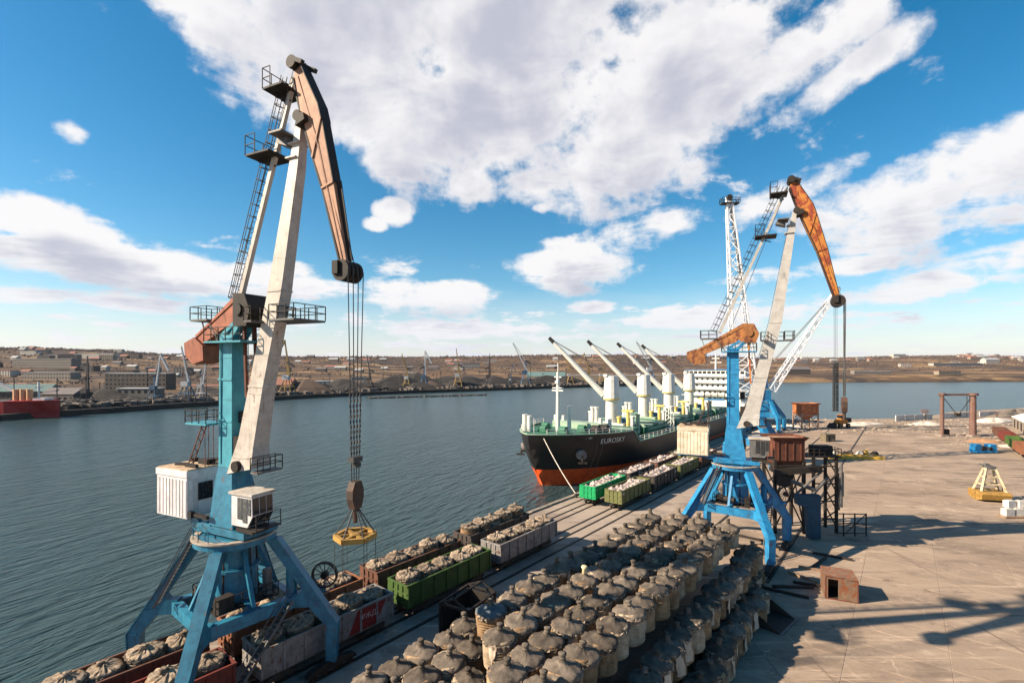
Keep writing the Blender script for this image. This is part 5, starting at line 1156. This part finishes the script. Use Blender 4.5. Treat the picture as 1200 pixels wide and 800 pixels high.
def bare_tree(label, loc, h, sd, m):
    r = random.Random(sd); t = thing('bare_tree', label, 'tree', loc, 0); tr = MB(); tw = MB()
    def grow(p, d, ln, rad, k):
        q = p + d * ln; (tr if k < 2 else tw).bar(p, q, rad, rad, rad * .65, rad * .65)
        if k == 5: return
        for _ in range(3 if k else 5):
            nd = (d + Vector((r.uniform(-1, 1), r.uniform(-1, 1), r.uniform(-.15, .6))) * .75).normalized(); grow(q, nd, ln * r.uniform(.58, .85), rad * .62, k + 1)
    grow(Vector((0, 0, 0)), Vector((0, 0, 1)), h * .2, h * .035, 0)
    tr.obj('trunk', M('bark', (.10, .07, .06), rough=1), t); tw.obj('crown', m, t)
TW = M('twigs', (.20, .13, .12), (.14, .09, .08), rough=1, bump=0)
bare_tree('leafless bush beyond the white shore wall', far(1085, 224, 0), 8.0, 3, TW)
bare_tree('leafless shrub at the right shore beside the gantry', far(1168, 226, 0), 5, 5, TW)
# rusty feed hut in the shaded lane; dark steel stands in for its shade
def feed_hut():
    t = thing('feed_bunker', 'rusty steel frame bunker in the shaded lane beside the stack', 'bunker', Q(-32.4, 33.5, .02), ROT + R(8))
    fr = MB()
    for x in (-1.6, 1.6):
        for y in (-2.2, 0, 2.2): fr.bar((x, y, 0), (x, y, 2.9), .2)
    for z in (.2, 2.9): fr.bar((-1.6, -2.2, z), (-1.6, 2.2, z), .2).bar((1.6, -2.2, z), (1.6, 2.2, z), .2).bar((-1.6, -2.2, z), (1.6, -2.2, z), .2).bar((-1.6, 2.2, z), (1.6, 2.2, z), .2)
    fr.bar((1.6, -2.2, .3), (1.6, 2.2, 2.8), .12).bar((1.6, 0, .3), (1.6, 2.2, 2.8), .12).obj('frame', DARK, t)
    MB().bar((-1.6, -2.2, 2.95), (0, -2.2, 3.6), .14).bar((1.6, -2.2, 2.95), (0, -2.2, 3.6), .14).bar((-1.6, 2.2, 2.95), (0, 2.2, 3.6), .14).bar((1.6, 2.2, 2.95), (0, 2.2, 3.6), .14).bar((0, -2.2, 3.6), (0, 2.2, 3.6), .14).obj('roof_frame', DARK, t)
    MB().box((1.45, -1.1, 1.5), (.08, 1.9, 2.3)).box((-1.45, 0, 1.5), (.08, 4.2, 2.3)).box((0, 2.1, 1.5), (3, .08, 2.3)).obj('panel', DARK, t)
    MB().lathe([(.9, .1), (.8, 1.2), (.3, 1.8)], 14).obj('drum', STEEL, t)
feed_hut()
# timber baulks scattered round the bright blue crane's feet
baulk = MB().box((0, 0, 0), (3.2, .34, .26)).mesh('timber_baulk', WOOD); bd2 = MB().box((0, 0, 0), (4.4, .3, .28)).mesh('timber_baulk', DARK)
nb = 0
for (q, u, a, dk) in ((-15.6, 66.6, 10, 0), (-16.4, 69.0, 4, 0), (-15.2, 71.5, -8, 1), (-17.5, 72.2, 2, 0), (-14.9, 73.8, 6, 0), (-16.8, 76.2, -3, 1), (-14.4, 64.2, 70, 1), (-9.8, 62.4, 35, 1), (-9.4, 66.0, -20, 0), (-8.7, 69.4, 10, 0), (-8.4, 72.4, 80, 1), (-7.4, 75.6, 5, 1), (-6.8, 70.4, 55, 0), (-10.2, 60.3, 5, 1), (-7.9, 64.4, 15, 1)):
    o = tag(mobj('timber_baulk', bd2 if dk else baulk, None, Q(q, u, .17), ROT + R(a)), 'dark tarred timber baulk lying under the bright blue crane' if dk else 'pale timber baulk lying under the bright blue crane', 'timber', 'timber baulks round the crane feet')

# ================================================================== ACROSS THE WATER
def ground_far(px, Y): return far(px, Y, land_h(px, Y))
FP = {'yellow': M('port_yellow', (.30, .19, .055), (.2, .125, .045), rust=.3), 'blue': M('port_blue', (.045, .10, .17), (.035, .07, .12)), 'white': M('port_white', (.45, .45, .46)), 'dark': M('port_dark', (.05, .045, .045))}
def port_crane(label, px, back, h, boom_px, c, c2, sd):
    Y = tab(SHORE, px) + back; p = ground_far(px, Y); t = thing('port_crane', label, 'crane', p, 0, 'cranes of the port across the water'); s = h * .82 / 40.0; k_ = .62
    for sx in (-1, 1):
        for sy in (-1, 1): MB().bar((sx * 5 * s, sy * 5 * s, -1), (sx * 1.8 * s, sy * 1.8 * s, 11 * s), k_ * s).obj('leg', FP[c], t)
    MB().box((0, 0, 6 * s), (8 * s, 8 * s, .5 * s)).obj('ring_beam', FP[c], t)
    MB().box((-1 * s, 0, 13 * s), (5 * s, 3.6 * s, 3.4 * s)).obj('machine_house', FP['white'] if sd % 2 else FP[c], t)
    MB().bar((0, 0, 11 * s), (0, 0, 24 * s), 1.5 * s, 1.5 * s, 1.0 * s, 1.0 * s).obj('tower', FP[c], t)
    bx = boom_px
    MB().bar((1.5 * s, 0, 14 * s), (bx * s, 0, 40 * s), 1.4 * s, 1.4 * s, .7 * s, .7 * s).obj('boom', FP[c2], t)
    MB().bar((0, 0, 24 * s), (bx * s, 0, 41 * s), .5 * s).obj('tie_strut', FP[c2], t)
    if sd % 3 == 0: MB().bar((bx * s, 0, 40.5 * s), ((bx + math.copysign(7, bx)) * s, 0, 27 * s), 1.4 * s).obj('beak', FP[c2], t)
    MB().bar((0, 0, 24 * s), (-math.copysign(5, bx) * s, 0, 21 * s), 1.6 * s).obj('counterweight', FP['dark'], t)
for i, a in enumerate((('white and dark crane with steep jib left of the nearest crane', 181, 12, 38, 5, 'blue', 'white'), ('blue crane with a white jib beside the orange counterweight', 219, 10, 45, -4, 'blue', 'white'), ('dark slender lamp mast crane on the left far quay', 101, 10, 36, 1, 'dark', 'dark'),
        ('tall yellow crane right of the nearest boom', 337, 14, 55, -2, 'yellow', 'yellow'), ('dark crane by the nearest crane ropes', 433, 25, 42, -3, 'dark', 'dark'), ('yellow crane between the ropes and the pier', 477, 30, 44, -6, 'yellow', 'yellow'), ('grey crane with a vertical jib on the far quay', 497, 30, 48, 1, 'blue', 'white'),
        ('yellow crane with twin posts on the far quay', 537, 30, 52, -2, 'yellow', 'yellow'), ('dark crane on the coal terminal', 573, 30, 46, 1, 'dark', 'dark'), ('small blue crane left of the slanting white jib', 598, 20, 30, 4, 'blue', 'blue'), ('far crane with a slanting white jib before the ship masts', 616, 20, 62, -12, 'blue', 'white'),
        ('yellow crane behind the first ship boom', 668, 40, 46, -8, 'yellow', 'yellow'), ('yellow crane behind the second ship boom', 690, 60, 50, -6, 'yellow', 'yellow'), ('red and white jib crane behind the third ship boom', 762, 20, 70, -14, 'blue', 'white'), ('far dark crane left of the red ship', -20, 16, 34, 6, 'dark', 'dark'), ('yellow crane far behind the deck cranes', 705, 30, 44, 8, 'yellow', 'yellow'), ('far white crane at the left port', 236, 26, 36, 5, 'white', 'white'))):
    port_crane(a[0], a[1], a[2], a[3], a[4], a[5], a[6], i)
# far quay wall, yard of coal and scrap
fq = MB(); pts = [far(px, tab(SHORE, px) - 2) for px in range(-300, 800, 25)]
for a, b in zip(pts, pts[1:]): fq.bar(a + Vector((0, 0, -1.2)), b + Vector((0, 0, -1.2)), 3, 3.4)
struct(fq.obj('far_quay_wall', M('far_quay', (.05, .042, .038), (.03, .026, .024), rough=1)))
COAL = M('coal', (.016, .015, .016), (.03, .026, .024), rough=1, bump=0)
hp = []
for i in range(60):
    px = 335 + 330 * i / 48 + rnd.uniform(-6, 6) if i < 48 else rnd.uniform(60, 320); Y = tab(SHORE, px) + rnd.uniform(28, 90); r_ = rnd.uniform(16, 36) * (Y / 520); h = r_ * rnd.uniform(.28, .45)
    mb = MB().lathe([(1, 0), (.7, .45), (.3, .85), (.05, 1)], 12, fn=lambda r, z, a, k: (r * (1 + .2 * math.sin(2 * a + i) + .1 * math.sin(5 * a + i)), z)); mb.v = [(x * r_, y * r_ * .6, z * h - 1) for x, y, z in mb.v]
    tag(mb.obj('coal_heap', COAL if i % 4 else M('ore_heap', (.10, .065, .048), (.07, .05, .038), rough=1), None, ground_far(px, Y)), 'dark coal heap on the port across the water' if i % 4 else 'brown ore heap on the port across the water', 'coal heap', 'bulk heaps on the far port')
def house(px, Y, w, d, h, wallm_, roofm, label, group, floors=0, gable=True, cat='building'):
    p = ground_far(px, Y); p.z -= .6; t = thing('far_building', label, cat, p, rnd.uniform(-.15, .15), group)
    b = MB().box((0, 0, h / 2), (w, d, h)).obj('wall', wallm_, t)
    if gable: MB().prism([(-d / 2 - .4, h), (d / 2 + .4, h), (0, h + d * .32)], w / 2 + .4, lambda a, bb, z: (z, a, bb)).obj('roof', roofm, t)
    else: MB().box((0, 0, h + .2), (w + .6, d + .6, .5)).obj('roof', roofm, t)
    if floors:
        n = max(2, int(w / 4)); wm = MB().box((0, 0, 0), (1.7, .12, 1.5)).mesh('window', GLASS)
        for f in range(floors):
            for k in range(n): mobj('window', wm, b, (-w / 2 + (k + .5) * w / n, -d / 2 - .03, h * (f + .55) / floors))
HW = [M('far_wall_' + str(i), c, rough=.9, rand=.2) for i, c in enumerate(((.42, .38, .34), (.20, .175, .155), (.115, .095, .085), (.24, .2, .15)))]
HR = [M('far_roof_' + str(i), c, rough=.9) for i, c in enumerate(((.16, .14, .14), (.32, .14, .1), (.42, .42, .42), (.12, .2, .2)))]
for i in range(120):
    px = rnd.choice((rnd.uniform(-40, 330), rnd.uniform(330, 800), rnd.uniform(880, 1230))); Ys = tab(SHORE, px); k = rnd.uniform(.28, .97) if px < 870 else rnd.uniform(.5, .99); Y = Ys + (yr_of(px) - Ys) * k; sc = Y / 900
    house(px, Y, rnd.uniform(9, 22) * sc ** .5, 9 * sc ** .5, rnd.uniform(4, 7) * sc ** .3, HW[i % 4], HR[i % 3], 'small house on the brown hillside across the water', 'houses on the far hillside')
for i, (px, k, w, d, h, fl, wi, ri, g, l) in enumerate(((165, .16, 62, 14, 17, 4, 2, 2, False, 'long grey apartment block on the left far shore'), (55, .42, 110, 16, 16, 4, 1, 2, False, 'long pale office block high on the left hillside'), (60, .30, 70, 14, 9, 2, 1, 2, False, 'grey works hall on the left hillside'), (110, .72, 120, 16, 13, 3, 0, 2, False, 'white roofed block along the left ridge'), (30, .09, 40, 16, 6, 1, 2, 3, True, 'turquoise roofed shed behind the red ship'), (78, .05, 24, 13, 6, 1, 2, 0, True, 'grey roofed warehouse beside the red ship bow'), (165, .035, 26, 10, 9, 2, 1, 2, False, 'small brick office on the far left quay'), (305, .05, 60, 18, 8, 1, 2, 1, True, 'low brown shed behind the nearest crane boom'),
        (270, .09, 90, 16, 6, 1, 3, 1, False, 'long low tan shed on the far shore'), (385, .06, 26, 12, 9, 2, 0, 2, False, 'pale office by the far quay'), (420, .12, 16, 12, 11, 2, 0, 0, False, 'white block beyond the hoist ropes'), (552, .55, 46, 16, 12, 2, 0, 0, False, 'bright white building on the middle hillside'), (700, .13, 210, 18, 9, 0, 3, 2, False, 'long yellowish warehouse behind the ship booms'), (640, .14, 60, 22, 8, 0, 3, 3, True, 'turquoise roofed shed behind the first ship boom'),
        (1052, .94, 50, 20, 12, 2, 0, 2, False, 'white hall on the right ridge'), (1120, .40, 150, 14, 7, 1, 0, 2, False, 'long white stable building on the right far slope'), (1160, .44, 40, 16, 12, 2, 0, 2, True, 'white gabled barn on the right far slope'), (1060, .38, 24, 12, 8, 1, 0, 2, False, 'small white block on the right far slope'), (1110, .035, 40, 10, 6, 1, 3, 1, False, 'low white ruin on the right far beach'), (1020, .06, 60, 12, 6, 1, 1, 2, False, 'low grey sheds on the far beach'), (950, .9, 70, 16, 9, 2, 0, 2, False, 'white terrace on the ridge behind the low lattice jib'), (930, .06, 50, 16, 9, 0, 2, 0, True, 'dark boathouse on the far beach'))):
    Ys = tab(SHORE, px); house(px, Ys + (yr_of(px) - Ys) * k, w, d, h, HW[wi], HR[ri], l, 'large buildings across the water', fl, g)
BLK = ['grey slab block among the bare trees of the left hillside', 'pale slab block on the left hillside', 'brown brick block on the left hillside', 'ochre plastered block on the left hillside']
for i in range(34):
    px = rnd.uniform(-60, 335); Ys = tab(SHORE, px); k = rnd.uniform(.12, .85); Y = Ys + (yr_of(px) - Ys) * k
    house(px, Y, rnd.uniform(18, 44) * (Y / 900) ** .6, 12, rnd.uniform(6, 11) * (Y / 900) ** .5, HW[(1, 0, 2, 3)[i % 4]], HR[i % 3], BLK[i % 4], 'blocks on the left hillside', rnd.choice((2, 3, 4)), False)
for i in range(34):
    px = -30 + 820 * i / 33 + rnd.uniform(-8, 8); Y = tab(SHORE, px) + rnd.uniform(8, 70); p = ground_far(px, Y); h = rnd.uniform(12, 24)
    t = thing('lamp_mast', 'thin dark lamp mast on the port across the water', 'lamp mast', p, rnd.uniform(0, 3), 'lamp masts of the far port')
    MB().bar((0, 0, -1), (0, 0, h), .6, .6, .35, .35).obj('pole', FP['dark'], t); MB().bar((-1.6, 0, h), (1.6, 0, h), .5, .7).obj('lamp_head', FP['dark'], t)
# bare woods and scrub on the hills: nobody could count them
def scrub():
    mb = MB()
    for i in range(26000):
        px = rnd.uniform(-250, 1450); Ys = tab(SHORE, px); Yr = yr_of(px); k = rnd.random()
        if k < .36: tt = rnd.uniform(.88, 1.03)
        elif px < 330 or rnd.random() < .35: tt = rnd.uniform(.16, .95)
        else: tt = rnd.uniform(.3, .95)
        if wob(px * .045, tt * 13, 0, 4.0) + .5 * wob(px * .15, tt * 31, 0, 2.0) < .12 and k > .36 and rnd.random() < .95: continue
        Y = Ys + (Yr - Ys) * tt; p = far(px, Y, land_h(px, Y)); s = rnd.uniform(1.1, 2.7) * (Y / 1400) ** .6 * (1.35 if k < .36 and wob(px * .02, 1, 0, 3) > 0 else 1)
        vs = []
        for j in range(5): a = j * 1.2566 + i; vs.append((p.x + s * math.cos(a) * rnd.uniform(.6, 1.3), p.y + s * math.sin(a) * .8, p.z + s * rnd.uniform(.1, .8)))
        vs += [(p.x + rnd.uniform(-.3, .3) * s, p.y, p.z + s * rnd.uniform(1.2, 2.1)), (p.x, p.y, p.z - .5)]
        mb.add(vs, [(j, (j + 1) % 5, 5) for j in range(5)] + [((j + 1) % 5, j, 6) for j in range(5)])
    m, N, L, b = node_mat('bare_woods'); g = N.new('ShaderNodeNewGeometry'); n = N.new('ShaderNodeTexNoise'); n.inputs['Scale'].default_value = .03; n.inputs['Detail'].default_value = 6; L.new(g.outputs['Position'], n.inputs['Vector'])
    r = N.new('ShaderNodeValToRGB'); r.color_ramp.elements[0].position = .4; r.color_ramp.elements[1].position = .62; r.color_ramp.elements[0].color = (.055, .042, .042, 1); r.color_ramp.elements[1].color = (.15, .10, .08, 1); L.new(n.outputs['Fac'], r.inputs[0]); L.new(r.outputs[0], b.inputs['Base Color']); b.inputs['Roughness'].default_value = 1
    stuff(tag(mb.obj('bare_woods', m), 'bare brown woods and scrub covering the far hills', 'woods'))
scrub()
# yard clutter too small to pick apart
def clutter():
    mb = MB()
    for i in range(2600):
        px = rnd.uniform(-60, 790); Y = tab(SHORE, px) + rnd.uniform(3, 75) ; p = ground_far(px, Y); s = rnd.uniform(.8, 3.2); mb.box((p.x, p.y, p.z + s * .3), (s * 2, s, s * rnd.uniform(.6, 1.4)), rnd.uniform(0, 3))
    stuff(tag(mb.obj('yard_clutter', M('clutter', (.028, .025, .025), (.17, .14, .12), scale=.10, rough=1, bump=0)), 'low clutter of stacked goods along the far quay', 'goods'))
clutter()
def breakwater():
    mb = MB()
    for i in range(190):
        k = i / 190; px = 432 + 138 * k; Y = 405 + 45 * k + rnd.uniform(-2, 2); p = far(px, Y, -2.3); s = rnd.uniform(.6, 1.5); mb.box((p.x, p.y, p.z + .3), (s * 1.6, s * 1.5, s), rnd.uniform(0, 3))
    stuff(tag(mb.obj('breakwater_rubble', M('rubble', (.13, .11, .10), rough=1), None), 'low dark rubble breakwater in the middle of the water', 'rubble'))
breakwater()
def red_ship():
    Y = 258; bow = far(70, Y, -2.5); t = thing('coaster_ship', 'red hulled coaster with its bow pointing right at the left edge', 'ship', bow, R(186)); t.scale = (1.45,) * 3; RED = M('hull_red', (.40, .02, .02), (.3, .015, .015), rust=.1, rough=.5)
    st = [0, 1.5, 4, 8, 14, 40, 70]; vs = []
    for s in st:
        dk = 6.4 if s < 16 else 4.4
        for z in (-.5, 1.5, dk):
            s0 = 5.2 * (1 - max(0, z) / 6.4); b = 5.5 * (1 - (1 - max(0, min(1, (s - s0) / 13))) ** 2.2) + .05; vs += [(s, b, z), (s, -b, z)]
    n = len(st); fs = []
    for i in range(n - 1):
        for j in (0, 2):
            a = i * 6 + j; fs += [(a, a + 2, a + 8, a + 6), (a + 1, a + 7, a + 9, a + 3)]
        fs.append((i * 6 + 4, i * 6 + 5, i * 6 + 11, i * 6 + 10))
    MB().add(vs, fs).obj('hull', RED, t)
    MB().box((30, 0, 5.2), (28, 8, 1.8)).obj('hatch', STEEL, t); MB().box((5.5, 0, 6.7), (4, 4, .9)).obj('forecastle_gear', SHIPW, t)
    MB().tube((7, 0, 6), (7, 0, 13), .35, n=8).bar((7, -2, 11), (7, 2, 11), .35).obj('foremast', SHIPW, t)
    MB().bar((12, 0, 8), (30, 0, 18), .8).obj('derrick', SHIPW, t)
    for x in (9.2, 11.4, 13.6): MB().tube((x, 1, 5), (x, 1, 10.4), .95, n=12).obj('silo_post', M('silo_orange', (.62, .38, .2), (.5, .28, .14)), t)
    MB().box((60, 0, 9), (10, 9, 9)).obj('superstructure', SHIPW, t)
red_ship()

# ================================================================== HAZE
def haze():
    m = bpy.data.materials.new('haze'); m.use_nodes = True; N = m.node_tree.nodes; N.clear(); o = N.new('ShaderNodeOutputMaterial'); v = N.new('ShaderNodeVolumePrincipled')
    v.inputs['Color'].default_value = (.86, .90, 1, 1); v.inputs['Density'].default_value = .00002; v.inputs['Anisotropy'].default_value = .2; m.node_tree.links.new(v.outputs[0], o.inputs['Volume'])
    stuff(tag(MB().box((0, 1500, 120), (9000, 5000, 260)).obj('haze', m), 'thin bluish haze over the harbour', 'haze'))
haze()
